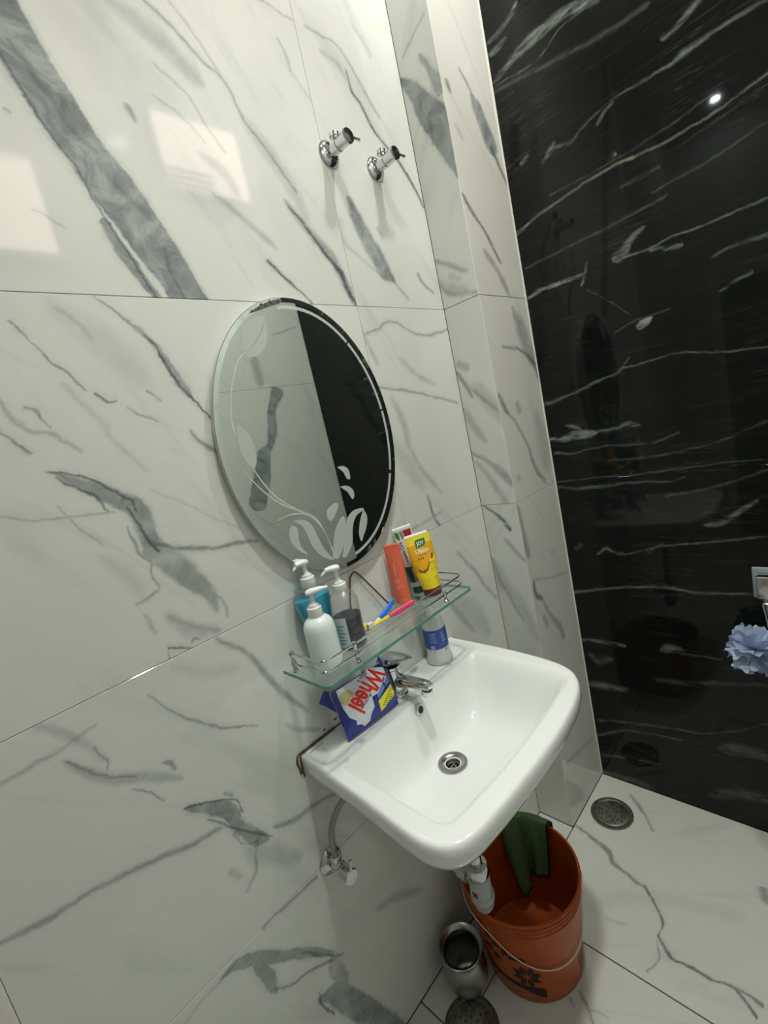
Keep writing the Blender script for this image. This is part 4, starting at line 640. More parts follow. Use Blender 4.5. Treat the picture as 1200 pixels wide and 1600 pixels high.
  ('m',0.55,0.0045,-0.4761,2.0603,3.0622,0.2932,[(0.0,-0.0005,-0.011),(0.02,0.0,0.0028),(0.312,0.0129,0.0027),(0.578,0.0144,0.0024),(0.98,0.0,0.002),(1.0,-0.0004,-0.011)]),
  ('w',0.25,0.0058,-0.4375,2.0032,3.108,0.1098,[(0.0,-0.0001,-0.0137),(0.064,0.0,0.0015),(0.503,0.0018,0.0029),(0.936,-0.0,0.0014),(1.0,-0.0001,-0.0137)]),
  ('w',0.3,0.0064,-0.131,1.9094,3.0823,0.4239,[(0.0,-0.0001,-0.0148),(0.019,0.0,0.0018),(0.417,0.0031,0.0016),(0.676,0.0051,0.0015),(0.981,0.0,0.0014),(1.0,-0.0002,-0.0148)]),
  ('w',0.25,0.0049,-0.2459,2.0765,3.0845,0.4199,[(0.0,-0.0003,-0.0119),(0.019,0.0,0.0016),(0.374,0.01,0.0015),(0.751,0.0091,0.0014),(0.981,0.0,0.0013),(1.0,-0.0004,-0.0119)]),
  ('w',0.25,0.0054,-0.578,2.0271,2.9522,0.1926,[(0.0,0.0,-0.0128),(0.032,0.0,0.0014),(0.528,-0.0,0.0013),(0.968,0.0,0.0013),(1.0,0.0,-0.0128)]),
  ('w',0.25,0.0055,-0.512,1.9547,3.0113,0.2529,[(0.0,-0.0001,-0.013),(0.025,0.0,0.0014),(0.479,0.0053,0.0014),(0.975,0.0,0.0013),(1.0,-0.0001,-0.013)]),
  ('w',0.5,0.0087,-0.3971,1.822,2.5545,0.1223,[(0.0,-0.0007,-0.0194),(0.119,0.0,0.0132),(0.339,0.0026,0.0146),(0.564,-0.004,0.008),(0.881,-0.0,0.0031),(1.0,0.0008,-0.0194)]),
  ('w',0.5,0.0047,-0.416,1.8263,3.1261,0.3377,[(0.0,-0.0002,-0.0114),(0.019,0.0,0.003),(0.204,0.0046,0.0018),(0.467,0.0001,0.0022),(0.699,0.0012,0.0016),(0.981,0.0,0.0013),(1.0,-0.0,-0.0114)]),
  ('w',0.45,0.0054,-0.488,1.8204,-2.8816,0.0921,[(0.0,0.0002,-0.0129),(0.085,0.0,0.0041),(0.339,-0.0014,0.0026),(0.599,0.0049,0.004),(0.915,0.0,0.0055),(1.0,-0.0007,-0.0129)]),
  ('w',0.8,0.0057,-0.1261,1.8189,3.1116,0.205,[(0.0,0.0006,-0.0135),(0.039,0.0,0.0027),(0.299,-0.0075,0.0052),(0.576,-0.0042,0.0049),(0.961,-0.0,0.0024),(1.0,0.0002,-0.0135)]),
  ('w',0.55,0.0046,-0.3334,1.8616,-1.2,0.0786,[(0.0,0.0002,-0.0111),(0.073,0.0,0.0016),(0.507,-0.0021,0.0027),(0.927,0.0,0.0017),(1.0,0.0002,-0.0111)]),
 ],
 'K4': [
  ('w',0.55,0.0109,-0.1188,2.4585,3.1398,0.3433,[(0.0,0.0021,-0.0237),(0.045,0.0,0.0019),(0.221,-0.0164,0.0072),(0.434,-0.0253,0.0132),(0.623,-0.0278,0.0114),(0.955,0.0,0.005),(1.0,0.0019,-0.0237)]),
  ('w',0.5,0.0076,-0.1285,2.5604,2.8215,0.1284,[(0.0,-0.0011,-0.0173),(0.079,0.0,0.0036),(0.406,0.0091,0.0055),(0.742,0.0084,0.0058),(0.921,-0.0,0.002),(1.0,-0.0018,-0.0173)]),
  ('w',0.5,0.0072,-0.1259,2.5296,3.0255,0.0764,[(0.0,-0.0005,-0.0163),(0.131,0.0,0.0052),(0.423,0.002,0.0071),(0.869,0.0,0.0018),(1.0,-0.0003,-0.0163)]),
  ('w',0.35,0.0042,-0.1324,2.4452,3.1002,0.3123,[(0.0,-0.0005,-0.0105),(0.019,0.0,0.0016),(0.425,0.0221,0.0016),(0.709,-0.0041,0.0016),(0.981,0.0,0.0014),(1.0,0.0001,-0.0105)]),
  ('w',0.2,0.0095,-0.124,2.4348,-2.9838,0.4419,[(0.0,-0.0002,-0.0209),(0.027,0.0,0.0046),(0.401,0.0059,0.0043),(0.789,0.0091,0.004),(0.973,0.0,0.004),(1.0,-0.0007,-0.0209)]),
  ('w',0.45,0.0076,-0.5638,2.2726,2.7813,0.109,[(0.0,-0.0012,-0.0173),(0.099,0.0,0.0056),(0.385,0.0072,0.0043),(0.649,0.0047,0.0057),(0.901,0.0,0.0056),(1.0,-0.0009,-0.0173)]),
 ],
 'O': [
  ('g',0.9,0.006,0.156,1.82,-2.05,0.62,[(0,0,-0.012),(0.03,0,0.034),(0.18,-0.01,0.022),(0.35,0.01,0.026),(0.45,0.015,0.018),(0.55,-0.01,0.032),(0.75,0.0,0.042),(0.93,0.0,0.045),(1,0.0,-0.01)]),
  ('g',0.5,0.02,0.07,2.0,-1.6,0.2,[(0,0,-0.04),(0.3,0,0.02),(0.7,0,0.02),(1,0,-0.04)]),
  ('d',0.5,0.004,0.15,2.05,0.22,0.26,[(0,0,-0.01),(0.3,0,0.002),(0.7,0.005,0.002),(1,0,-0.01)]),
 ],
}
KROWS = [(0,.594),(.594,1.1936),(1.1936,1.8205),(1.8205,2.3),(2.3,3.2)]
ETCH_POLYS = [[(-0.5761, 1.7844), (-0.5991, 1.7811), (-0.6212, 1.7719), (-0.6392, 1.7539), (-0.6472, 1.7343), (-0.648, 1.7181), (-0.6377, 1.7177), (-0.6171, 1.7336), (-0.5961, 1.7554)], [(-0.5748, 1.777), (-0.5962, 1.748), (-0.624, 1.7209), (-0.646, 1.7082), (-0.6293, 1.7035), (-0.6075, 1.7111), (-0.5895, 1.7292), (-0.5809, 1.7516)], [(-0.7043, 1.5761), (-0.6863, 1.5586), (-0.679, 1.5273), (-0.6826, 1.5014), (-0.6928, 1.4864), (-0.7053, 1.5004), (-0.7115, 1.5258), (-0.711, 1.5515)], [(-0.6378, 1.3585), (-0.6099, 1.353), (-0.5925, 1.335), (-0.5837, 1.3042), (-0.5748, 1.2727), (-0.5571, 1.2409), (-0.5867, 1.2606), (-0.6041, 1.2894), (-0.6106, 1.3215), (-0.6181, 1.3429)], [(-0.6427, 1.3505), (-0.6311, 1.3406), (-0.6337, 1.3164), (-0.6323, 1.2969), (-0.6215, 1.2782), (-0.6411, 1.2928), (-0.6545, 1.317), (-0.653, 1.3372)], [(-0.5581, 1.2467), (-0.5428, 1.2863), (-0.5261, 1.3123), (-0.5005, 1.3294), (-0.4986, 1.3038), (-0.5158, 1.2682), (-0.5418, 1.2408)], [(-0.5312, 1.2378), (-0.5116, 1.2759), (-0.493, 1.3158), (-0.4698, 1.332), (-0.4447, 1.3333), (-0.4322, 1.3269), (-0.462, 1.3182), (-0.4808, 1.2937), (-0.4926, 1.2604), (-0.518, 1.2368)], [(-0.434, 1.3274), (-0.4274, 1.308), (-0.4368, 1.2847), (-0.4542, 1.2641), (-0.4636, 1.2544), (-0.4653, 1.2747), (-0.4523, 1.3036)], [(-0.5148, 1.3662), (-0.5053, 1.3601), (-0.5197, 1.3417), (-0.5367, 1.3289), (-0.545, 1.338), (-0.5403, 1.3565)], [(-0.4835, 1.4437), (-0.4646, 1.4428), (-0.4509, 1.4299), (-0.4527, 1.409), (-0.4625, 1.4122), (-0.4689, 1.4294)], [(-0.4887, 1.3982), (-0.4678, 1.3954), (-0.4526, 1.3825), (-0.4528, 1.3665), (-0.4607, 1.3608), (-0.4697, 1.38)]]
ETCH_LINES = [([(-0.6429, 1.7143), (-0.6641, 1.699), (-0.6795, 1.6747), (-0.6939, 1.6472), (-0.7043, 1.6196)], 0.001), ([(-0.7167, 1.486), (-0.7017, 1.4599), (-0.6807, 1.4295), (-0.6496, 1.3974), (-0.6091, 1.3717), (-0.5762, 1.3451), (-0.5617, 1.3058), (-0.5467, 1.238)], 0.0017), ([(-0.6988, 1.4972), (-0.6846, 1.4597), (-0.6646, 1.4234), (-0.6365, 1.3938), (-0.6004, 1.3671)], 0.0012), ([(-0.6719, 1.3703), (-0.6429, 1.3731), (-0.6059, 1.3657), (-0.5775, 1.3412), (-0.5592, 1.2961), (-0.5531, 1.2448)], 0.0014), ([(-0.7043, 1.6196), (-0.7129, 1.5846), (-0.7129, 1.5519)], 0.0007)]
STRIP = [(-0.6128, 1.7896), (-0.5933, 1.8002), (-0.5679, 1.8113), (-0.5431, 1.8181), (-0.5258, 1.821), (-0.5241, 1.8158), (-0.531, 1.8117), (-0.5563, 1.8049), (-0.5859, 1.796)]
STRIP_DOTS = [(-0.6039, 1.7938), (-0.5869, 1.7997), (-0.5696, 1.8057), (-0.5521, 1.811), (-0.5347, 1.815), (-0.5778, 1.808), (-0.5556, 1.8147)]
PK = {'outline': [(0.1539, 0.1137), (0.1547, 0.0967), (0.1556, 0.0432), (0.1537, 0.0146), (0.1432, 0.0043), (0.0, 0.0), (-0.0017, 0.007), (0.0058, 0.0277), (0.0042, 0.0691), (-0.0264, 0.1017), (-0.0132, 0.121), (0.015, 0.1175)], 'white': [(0.0592, 0.1117), (0.0973, 0.112), (0.1245, 0.1135), (0.1518, 0.0939), (0.1501, 0.075), (0.1318, 0.0671), (0.1195, 0.0615), (0.1059, 0.0534), (0.0865, 0.0539), (0.0829, 0.0321), (0.0692, 0.0231), (0.0605, 0.0114), (0.0424, 0.009), (0.0383, 0.0165), (0.0268, 0.0217), (0.0293, 0.03), (0.0168, 0.0441), (0.0119, 0.0682), (0.0121, 0.0911), (0.0147, 0.111), (0.0355, 0.1129)], 'ray': [(0.1513, 0.087), (0.1543, 0.0584), (0.1315, 0.0549), (0.1016, 0.042), (0.1009, 0.0562), (0.126, 0.065)], 'yellow': [(0.1478, 0.0513), (0.1543, 0.0504), (0.1539, 0.0301), (0.1448, 0.0246), (0.1086, 0.0155), (0.0958, 0.0126), (0.0978, 0.0372), (0.1179, 0.0432)], 'flower': [(0.0339, 0.0987), (0.0455, 0.0939), (0.049, 0.0852), (0.0412, 0.0745), (0.0301, 0.0726), (0.0213, 0.071), (0.012, 0.0796), (0.0143, 0.0915), (0.022, 0.0987)], 'newbox': [(0.1485, 0.0822), (0.152, 0.0704), (0.1294, 0.0552), (0.128, 0.0692)], 'Wheel': [(0.1227, 0.1135), (-0.098, -0.0454), (0.0264, -0.035)], '2in1': [(0.0985, 0.114), (-0.0282, -0.0108), (0.0058, -0.0092)], 'Active': [(0.0856, 0.0656), (-0.0369, -0.0171), (0.0056, -0.0074)], 'NEW': [(0.1457, 0.0774), (-0.0148, -0.0098), (0.0027, -0.0065)]}
# ------------------------------------------------------------------ shared materials
CHROME = plain('chrome', (.62, .63, .64), rough=.10, metal=1.0, var=.03)
STEEL = plain('stainless_steel', (.42, .42, .40), rough=.28, metal=1.0, var=.12, bscale=30, bump=.1)
CERAMIC = plain('white_ceramic', (.87, .88, .865), rough=.10, var=.015, bscale=6, coat=.4)
WHITE_PL = plain('white_plastic', (.84, .84, .82), rough=.28, var=.02)
GROUT = plain('wall_grout', (.52, .50, .42), rough=.8, var=.2, bscale=40)
FLOOR_GROUT = plain('floor_grout', (.045, .038, .028), rough=.85, var=.4, bscale=50)
PLASTER = plain('ceiling_plaster', (.74, .72, .68), rough=.8, var=.03, bscale=20)
SEAL = plain('brown_sealant', (.10, .055, .03), rough=.6, var=.5, bscale=120, bump=.4)
JOINTCAULK = plain('pale_caulk', (.86, .85, .78), rough=.5, var=.04)

# ------------------------------------------------------------------ setting: walls, floor, ceiling
def wall_panel(name, parent, axes, normal_axis, face, sign, u0, u1, v0, v1, mat, th=.008, gap=.0005, ch=.0007):
    """one tile: flat face with a fine chamfer; face = coordinate of the visible surface,
    sign = direction (+1/-1) the surface looks along its normal axis"""
    bm = bmesh.new()
    def P(u, v, h):
        c = [0, 0, 0]; c[axes[0]] = u; c[axes[1]] = v; c[normal_axis] = face - sign * h
        return bm.verts.new(c)
    a0, a1, b0, b1 = u0 + gap, u1 - gap, v0 + gap, v1 - gap
    r = [[P(u, v, h) for u, v in q] for h, q in (
        (0, [(a0 + ch, b0 + ch), (a1 - ch, b0 + ch), (a1 - ch, b1 - ch), (a0 + ch, b1 - ch)]),
        (ch, [(a0, b0), (a1, b0), (a1, b1), (a0, b1)]),
        (th, [(a0, b0), (a1, b0), (a1, b1), (a0, b1)]))]
    bm.faces.new(r[0]); bm.faces.new(r[2][::-1])
    for p, q in zip(r[:-1], r[1:]):
        for i in range(4): bm.faces.new((p[i], q[i], q[(i + 1) % 4], p[(i + 1) % 4]))
    return obj(name, bm, mat, parent, smooth=False)

def struct_box(name, x0, x1, y0, y1, z0, z1, mat, parent=None):
    bm = bmesh.new(); bm_box(bm, x0, x1, y0, y1, z0, z1)
    o = obj(name, bm, mat, parent, smooth=False)
    if parent is None: o['kind'] = 'structure'
    return o

TH = .008
wall_left = struct_box('wall_left', XA, XK + .1, TH - .0006, .12, 0, ZC, GROUT)
WM = {k: marble('white_marble_' + n, k, (0, 2)) for k, n in
      (('UL', 'upper'), ('UR', 'upper_corner'), ('ML', 'middle'), ('MR', 'middle_corner'), ('LL', 'lower'), ('LR', 'lower_corner'), ('BL', 'bottom'))}
WGEN = marble('white_marble_plain', 'none', (0, 2), generic=.8)
rows = [(0, 'BL', 'BL'), (1, 'LL', 'LR'), (2, 'ML', 'MR'), (3, 'UL', 'UR'), (4, 'UL', 'UR')]
for i, ka, kb in rows:
    z0, z1 = JOINTS[i], JOINTS[i + 1]
    if i == 3: z1 = ZC          # the tall upper tiles reach the ceiling
    if i == 4: continue
    wall_panel('tile', wall_left, (0, 2), 1, 0.0, -1, XA, XJ, z0, z1, WM[ka])
    wall_panel('tile', wall_left, (0, 2), 1, 0.0, -1, XJ, XC, z0, z1, WM[kb])

wall_column = struct_box('wall_column', XC + TH - .0006, XK, -DC + TH - .0006, TH - .001, 0, ZC, FLOOR_GROUT)
SM = {k: marble('column_side_marble_' + n, k, (1, 2)) for k, n in (('SU', 'upper'), ('SM', 'middle'), ('SL', 'lower'))}
FM = {k: marble('column_front_marble_' + n, k, (0, 2), base=(.75, .745, .70)) for k, n in (('FU', 'upper'), ('FM', 'middle'), ('FL', 'lower'))}
for z0, z1, ks, kf in ((0, JOINTS[1], 'SL', 'FL'), (JOINTS[1], JOINTS[2], 'SL', 'FL'), (JOINTS[2], JOINTS[3], 'SM', 'FM'), (JOINTS[3], ZC, 'SU', 'FU')):
    g = .0008 if z0 != JOINTS[1] and z1 != JOINTS[1] else .0004
    wall_panel('tile', wall_column, (1, 2), 0, XC, -1, -DC, 0.0, z0, z1, SM[ks], gap=g)
    wall_panel('tile', wall_column, (0, 2), 1, -DC, -1, XC + .0012, XK, z0, z1, FM[kf], gap=g)

wall_right = struct_box('wall_right', XK + TH - .0006, XK + .1, YO - .1, -DC + .05, 0, ZC, FLOOR_GROUT)
for i, (z0, z1) in enumerate(KROWS):
    wall_panel('tile', wall_right, (1, 2), 0, XK, -1, YO, -DC + .004, z0, z1, black_marble('black_marble_%s' % ('bottom', 'lower', 'middle', 'upper', 'top')[i], 'K%d' % i), gap=.0001, ch=.0003)
# slim pale bead in the corner between the column and the black wall
bm = bmesh.new(); bm_box(bm, XK - .0035, XK - .0002, -DC - .003, -DC + .001, .003, ZC)
tag(obj('trim_1', bm, JOINTCAULK, None, smooth=False), kind='structure')

wall_back = struct_box('wall_back', XL - .1, XK + .1, YO - .12, YO - TH + .0006, 0, ZC, GROUT)
OPP = marble('white_marble_opposite', 'O', (0, 2), generic=.25)
ox = [XL, -1.75, -.55, XK]
for a, b in zip(ox[:-1], ox[1:]):
    for z0, z1 in zip(JOINTS[:-1], JOINTS[1:]):
        wall_panel('tile', wall_back, (0, 2), 1, YO, 1, a, b, z0, z1, OPP)

wall_end = struct_box('wall_end', XL - .12, XL, YO - .1, .12, 0, ZC, PLASTER)
struct_box('wall_passage', XL, XA, .07, .12, 0, ZC, PLASTER)
FRAME = plain('door_frame_paint', (.86, .83, .78), rough=.45, var=.04)
bm = bmesh.new(); bm_box(bm, XA - .075, XA - .0002, -.003, .11, 0, ZC, bevel=.001)
tag(obj('trim_2', bm, FRAME), kind='structure')
struct_box('ceiling', XL - .1, XK + .1, YO - .1, .12, ZC, ZC + .1, PLASTER)

floor = struct_box('floor', XL - .1, XK + .1, YO - .1, .12, -.10, -TH + .0012, FLOOR_GROUT)
FA = marble('floor_marble_corner', 'FR', (0, 1), base=(.66, .665, .61), rough=.13)
FBm = marble('floor_marble_front', 'FB', (0, 1), base=(.64, .645, .59), rough=.13)
X3 = -.2428
fy = [YO, -.66, -DC - .001]
for u0, u1, v0, v1, mt in ((X3, XK, YO, -DC, FA), (-1.443, X3, YO, -DC, FBm), (XL, -1.443, YO, -DC, FBm),
                           (X3, XC, -DC, 0, FBm), (-.62, X3, -DC, 0, FBm), (-1.443, -.62, -DC, 0, FBm), (XL, -1.443, -DC, .07, FBm)):
    wall_panel('tile', floor, (0, 1), 2, 0.0, 1, u0, u1, v0, v1, mt, gap=.0018)

# ------------------------------------------------------------------ door at the far end of the room (behind the camera)
DOORM = plain('grey_door_laminate', (.13, .135, .13), rough=.35, var=.1, bscale=8)
d = empty('door_1', (XL, -.56, 0)); d['kind'] = 'structure'
def at_parent(o, p): o.parent = p; o.matrix_parent_inverse = Matrix.Translation(-p.location); return o
bm = bmesh.new(); bm_box(bm, XL + .002, XL + .035, -.92, -.20, .004, 2.02, bevel=.002); at_parent(obj('door_panel', bm, DOORM), d)
bm = bmesh.new()
bm_box(bm, XL + .001, XL + .055, -1.0, -.922, 0, 2.10, bevel=.003)
bm_box(bm, XL + .001, XL + .055, -.198, -.12, 0, 2.10, bevel=.003)
bm_box(bm, XL + .001, XL + .055, -.922, -.198, 2.022, 2.10, bevel=.003)
at_parent(obj('door_frame', bm, FRAME), d)
bm = bmesh.new(); bm_tube(bm, round_path([(XL + .035, -.84, 1.02), (XL + .075, -.84, 1.02), (XL + .075, -.73, 1.02)], .012), .009)
at_parent(obj('door_handle', bm, CHROME), d)

# ------------------------------------------------------------------ high ventilator windows in the opposite wall
FROST = emit_mat('lit_frosted_glass', (1.0, .82, .72), 4.6)
ALU = plain('white_window_frame', (.72, .72, .70), rough=.4, var=.03)
SLAT = plain('glass_louvre', (.85, .86, .84), rough=.15, var=.02)
def vent_window(n, x0, x1, z0, z1, louvre):
    wn = empty('window_%d' % n, ((x0 + x1) / 2, YO, z0)); wn['kind'] = 'structure'
    bm = bmesh.new(); t = .022
    for a in ((x0, x1, z0, z0 + t), (x0, x1, z1 - t, z1), (x0, x0 + t, z0 + t, z1 - t), (x1 - t, x1, z0 + t, z1 - t)):
        bm_box(bm, a[0], a[1], YO + .0005, YO + .022, a[2], a[3], bevel=.0015)
    at_parent(obj('window_frame', bm, ALU), wn)
    bm = bmesh.new(); bm_box(bm, x0 + t, x1 - t, YO + .001, YO + .006, z0 + t, z1 - t)
    at_parent(obj('pane', bm, FROST, smooth=False), wn)
    if louvre:
        for k in range(3):
            bm = bmesh.new()
            M = T((x0 + x1) / 2, YO + .014, z0 + t + .018 + k * .028) @ Matrix.Rotation(math.radians(35), 4, 'X')
            bm_box(bm, -(x1 - x0) / 2 + t, 0.02, -.009, .009, -.0018, .0018, M=M)
            at_parent(obj('louvre', bm, SLAT, smooth=False), wn)
vent_window(1, -1.02, -.565, 2.34, 2.70, False)
vent_window(2, -.125, .31, 2.66, 3.0, True)

# ------------------------------------------------------------------ lamps
GLOW = emit_mat('warm_lamp_diffuser', (1.0, .93, .84), 14.0)
GLOW2 = emit_mat('cool_lamp_diffuser', (.86, .95, 1.0), 30.0)
def lamp(name, pos, r, gm, label):
    o = empty(name, (pos[0], pos[1], ZC)); tag(o, label, 'lamp')
    bm = bmesh.new(); h = ZC - pos[2]
    bm_lathe(bm, [(r * .82, -h + .004), (r * .84, -h), (r, -h), (r * 1.02, -h + .006), (r * 1.02, 0)], 40, cap0=False, cap1=False)
    obj('rim', bm, WHITE_PL, o)
    bm = bmesh.new(); bm_lathe(bm, [(0.0001, -h + .003), (r * .82, -h + .006)], 40, cap0=False, cap1=False)
    obj('diffuser', bm, gm, o); return o
lamp('downlight', LAMP_POS, .055, GLOW, 'warm white recessed downlight in the ceiling above the washbasin')
lamp('downlight', LAMP2_POS, .055, GLOW, 'warm white recessed downlight in the ceiling closest to the black wall')
lamp('downlight', DOWN_POS, .028, GLOW2, 'small cool white recessed downlight in the ceiling near the door')
# ------------------------------------------------------------------ text helper (flat print)
def text_geo(s, bold=0.0):
    cu = bpy.data.curves.new('txt', 'FONT'); cu.body = s; cu.size = 1.0; cu.offset = bold; cu.resolution_u = 3
    o = bpy.data.objects.new('txt', cu); COL.objects.link(o)
    bpy.context.view_layer.update()
    dg = bpy.context.evaluated_depsgraph_get()
    me = o.evaluated_get(dg).to_mesh()
    vs = [(v.co.x, v.co.y) for v in me.vertices]; fs = [tuple(p.vertices) for p in me.polygons]
    o.evaluated_get(dg).to_mesh_clear(); bpy.data.objects.remove(o); bpy.data.curves.remove(cu)
    xs = [a for a, _ in vs]; x0, x1 = min(xs), max(xs)
    return [((x - x0) / (x1 - x0), y / .7) for x, y in vs], fs, (x1 - x0) / .7

def text_on(name, s, f, O, X, Y, mat, parent, bold=0.0, lift=.0003, cell=.0045):
    """print text: X, Y span one text width and one cap height in surface (u,v); f maps (u,v,h) to a point"""
    vs, fs, _ = text_geo(s, bold); bm = bmesh.new()
    V = [bm.verts.new((O[0] + X[0] * x + Y[0] * y, O[1] + X[1] * x + Y[1] * y, 0)) for x, y in vs]
    for q in fs:
        try: bm.faces.new([V[i] for i in q])
        except ValueError: pass
    for ax in (0, 1):      # cut into small cells so the print can follow the curve
        lo = min(v_.co[ax] for v_ in bm.verts); hi = max(v_.co[ax] for v_ in bm.verts); k = lo + cell
        while k < hi:
            co = [0, 0, 0]; co[ax] = k; no = [0, 0, 0]; no[ax] = 1
            bmesh.ops.bisect_plane(bm, geom=bm.verts[:] + bm.edges[:] + bm.faces[:], plane_co=co, plane_no=no)
            k += cell
    for v_ in bm.verts: v_.co = Vector(f(v_.co.x, v_.co.y, lift))
    me = bpy.data.meshes.new(name); bm.to_mesh(me); bm.free()
    return link_mesh(name, me, mat, parent, smooth=False)

def in_poly(x, y, P):
    c = False; j = len(P) - 1
    for i in range(len(P)):
        if (P[i][1] > y) != (P[j][1] > y) and x < (P[j][0] - P[i][0]) * (y - P[i][1]) / (P[j][1] - P[i][1]) + P[i][0]: c = not c
        j = i
    return c

def poly_patch(name, P, f, mat, parent, lift=.0002, cell=.002):
    """printed patch that follows a curved surface: a polygon cut into small cells"""
    bm = bmesh.new()
    vs = [bm.verts.new((a, b, 0)) for a, b in P]; bm.faces.new(vs)
    xs = [a for a, _ in P]; ys = [b for _, b in P]
    for ax, lo, hi in ((0, min(xs), max(xs)), (1, min(ys), max(ys))):
        k = lo + cell
        while k < hi:
            co = [0, 0, 0]; co[ax] = k; no = [0, 0, 0]; no[ax] = 1
            bmesh.ops.bisect_plane(bm, geom=bm.verts[:] + bm.edges[:] + bm.faces[:], plane_co=co, plane_no=no)
            k += cell
    bmesh.ops.triangulate(bm, faces=[q for q in bm.faces if len(q.verts) > 4])
    for v_ in bm.verts: v_.co = Vector(f(v_.co.x, v_.co.y, lift))
    me = bpy.data.meshes.new(name); bm.to_mesh(me); bm.free()
    return link_mesh(name, me, mat, parent, smooth=False)

INK = plain('black_ink', (.02, .02, .02), rough=.5, var=.1)
NAVY = plain('navy_ink', (.015, .03, .20), rough=.35, var=.1)
WINK = plain('white_ink', (.85, .85, .83), rough=.4, var=.02)

# ------------------------------------------------------------------ washbasin
def catmull(pts, n=10):
    out = []; m = len(pts)
    for i in range(m - 1):
        p0 = Vector(pts[max(i - 1, 0)]); p1 = Vector(pts[i]); p2 = Vector(pts[i + 1]); p3 = Vector(pts[min(i + 2, m - 1)])
        for k in range(n):
            t = k / n
            out.append(.5 * ((2 * p1) + (-p0 + p2) * t + (2 * p0 - 5 * p1 + 4 * p2 - p3) * t * t + (-p0 + 3 * p1 - 3 * p2 + p3) * t ** 3))
    out.append(Vector(pts[-1])); return out
ZR = .862
edge = [(-.757, -.001), (-.761, -.10), (-.768, -.22), (-.777, -.33), (-.775, -.375), (-.760, -.408), (-.725, -.428), (-.66, -.437), (-.58, -.442),
        (-.48, -.445), (-.39, -.441), (-.315, -.431), (-.262, -.412), (-.225, -.378), (-.205, -.32), (-.194, -.22), (-.191, -.10), (-.192, -.001)]
outline = [(p.x, p.y) for p in catmull(edge, 8)]
BC = (-.48, -.20)
NB = 280
def ray_hit(ang):
    dx, dy = math.cos(ang), math.sin(ang); best = None
    P = outline; n = len(P)
    for i in range(n):
        ax, ay = P[i]; bx, by = P[(i + 1) % n]
        ex, ey = bx - ax, by - ay; den = dx * ey - dy * ex
        if abs(den) < 1e-9: continue
        t = ((ax - BC[0]) * ey - (ay - BC[1]) * ex) / den; s = ((ax - BC[0]) * dy - (ay - BC[1]) * dx) / den
        if t > 0 and -1e-6 <= s <= 1 + 1e-6 and (best is None or t > best): best = t
    return best
angs = [2 * PI * i / NB for i in range(NB)]
corner = [math.atan2(-.001 - BC[1], x - BC[0]) % (2 * PI) for x in (-.757, -.192)]
for c in corner:   # snap two rays to the square back corners
    i = min(range(NB), key=lambda k: abs(angs[k] - c)); angs[i] = c
OUT = [(BC[0] + math.cos(a) * ray_hit(a), BC[1] + math.sin(a) * ray_hit(a)) for a in angs]
def sstep(a, b, x):
    t = min(1, max(0, (x - a) / (b - a))); return t * t * (3 - 2 * t)
DR = (-.500, -.197)
def smin(vals, k=.018):
    s = sum(math.exp(-v / k) for v in vals); return -k * math.log(s)
def top_z(x, y):
    # distance inside the bowl from each side, each side with its own steepness
    xm = (x + .48) / .27
    front = -.393 + .018 * xm * xm
    dl = x + .725 + .05 * (-.1 - y) * .4; dr = -.252 - x; db = -.112 - y; df = y - front
    s = smin([dl / .85, dr / 1.55, db / .62, df / 1.15], .012)
    z = ZR
    if s > -.02:
        s2 = max(0, s + .012)
        depth = .120 * (1 - math.exp(-(s2 / .043) ** 2.1)) + .012 * sstep(.02, .12, s2)
        z -= depth
    r = math.hypot(x - DR[0], y - DR[1])
    k = sstep(.030, .085, r); z = (ZR - .131) * (1 - k) + z * k
    # ledge recesses either side of the tap: shallow trays with a raised lip
    for x0, x1 in ((-.445, -.222),):
        dx = min(x - x0, x1 - x); dy = min(-.014 - y, y + .090)
        m = min(dx, dy)
        z -= .0045 * sstep(0, .008, m)
    return z
bm = bmesh.new()
rings = []
NR = 112
for j in range(NR + 1):
    ring = []
    for (ox_, oy_) in OUT:
        r0 = .0172 / math.hypot(ox_ - DR[0], oy_ - DR[1]); rho = r0 + (1 - r0) * (j / NR) ** .95
        x = DR[0] + (ox_ - DR[0]) * rho; y = DR[1] + (oy_ - DR[1]) * rho
        dist = (1 - rho) * math.hypot(ox_ - DR[0], oy_ - DR[1])
        z = top_z(x, y)
        if oy_ < -.002:
            rr = .011; q = max(0, 1 - dist / rr); z -= rr * .8 * (1 - math.sqrt(max(0, 1 - q * q)))
        ring.append((x, y, z))
    rings.append(ring)
def under(sc, z, grow=0.0):
    l = []
    for x, y in OUT:
        nx, ny = x + .48, y + .2; ln = math.hypot(nx, ny)
        xx = -.48 + (x + .48) * sc + (nx / ln * grow if y < -.002 else 0); yy = y * sc + (ny / ln * grow if y < -.002 else 0)
        l.append((xx, min(yy, -.001), z))
    return l
rings += [under(1, .845, .0012), under(1, .832, .0008), under(.996, .822), under(.985, .812), under(.955, .799), under(.90, .780), under(.80, .748), under(.62, .722), under(.40, .708), under(.22, .700)]
basin = empty('washbasin', (-.48, -.22, .70)); tag(basin, 'white ceramic wall-hung washbasin with a wide flat rim', 'washbasin')
def local(o, p):   # geometry is written in room coordinates; keep it there under its thing
    o.parent = p; o.matrix_parent_inverse = Matrix.Translation(-Vector(p.location)) if p.rotation_euler.z == 0 else p.matrix_basis.inverted()
    return o
bm_loops(bm, rings, cap0=False, cap1=True)
local(obj('basin_bowl', bm, CERAMIC, sharp=75), basin)

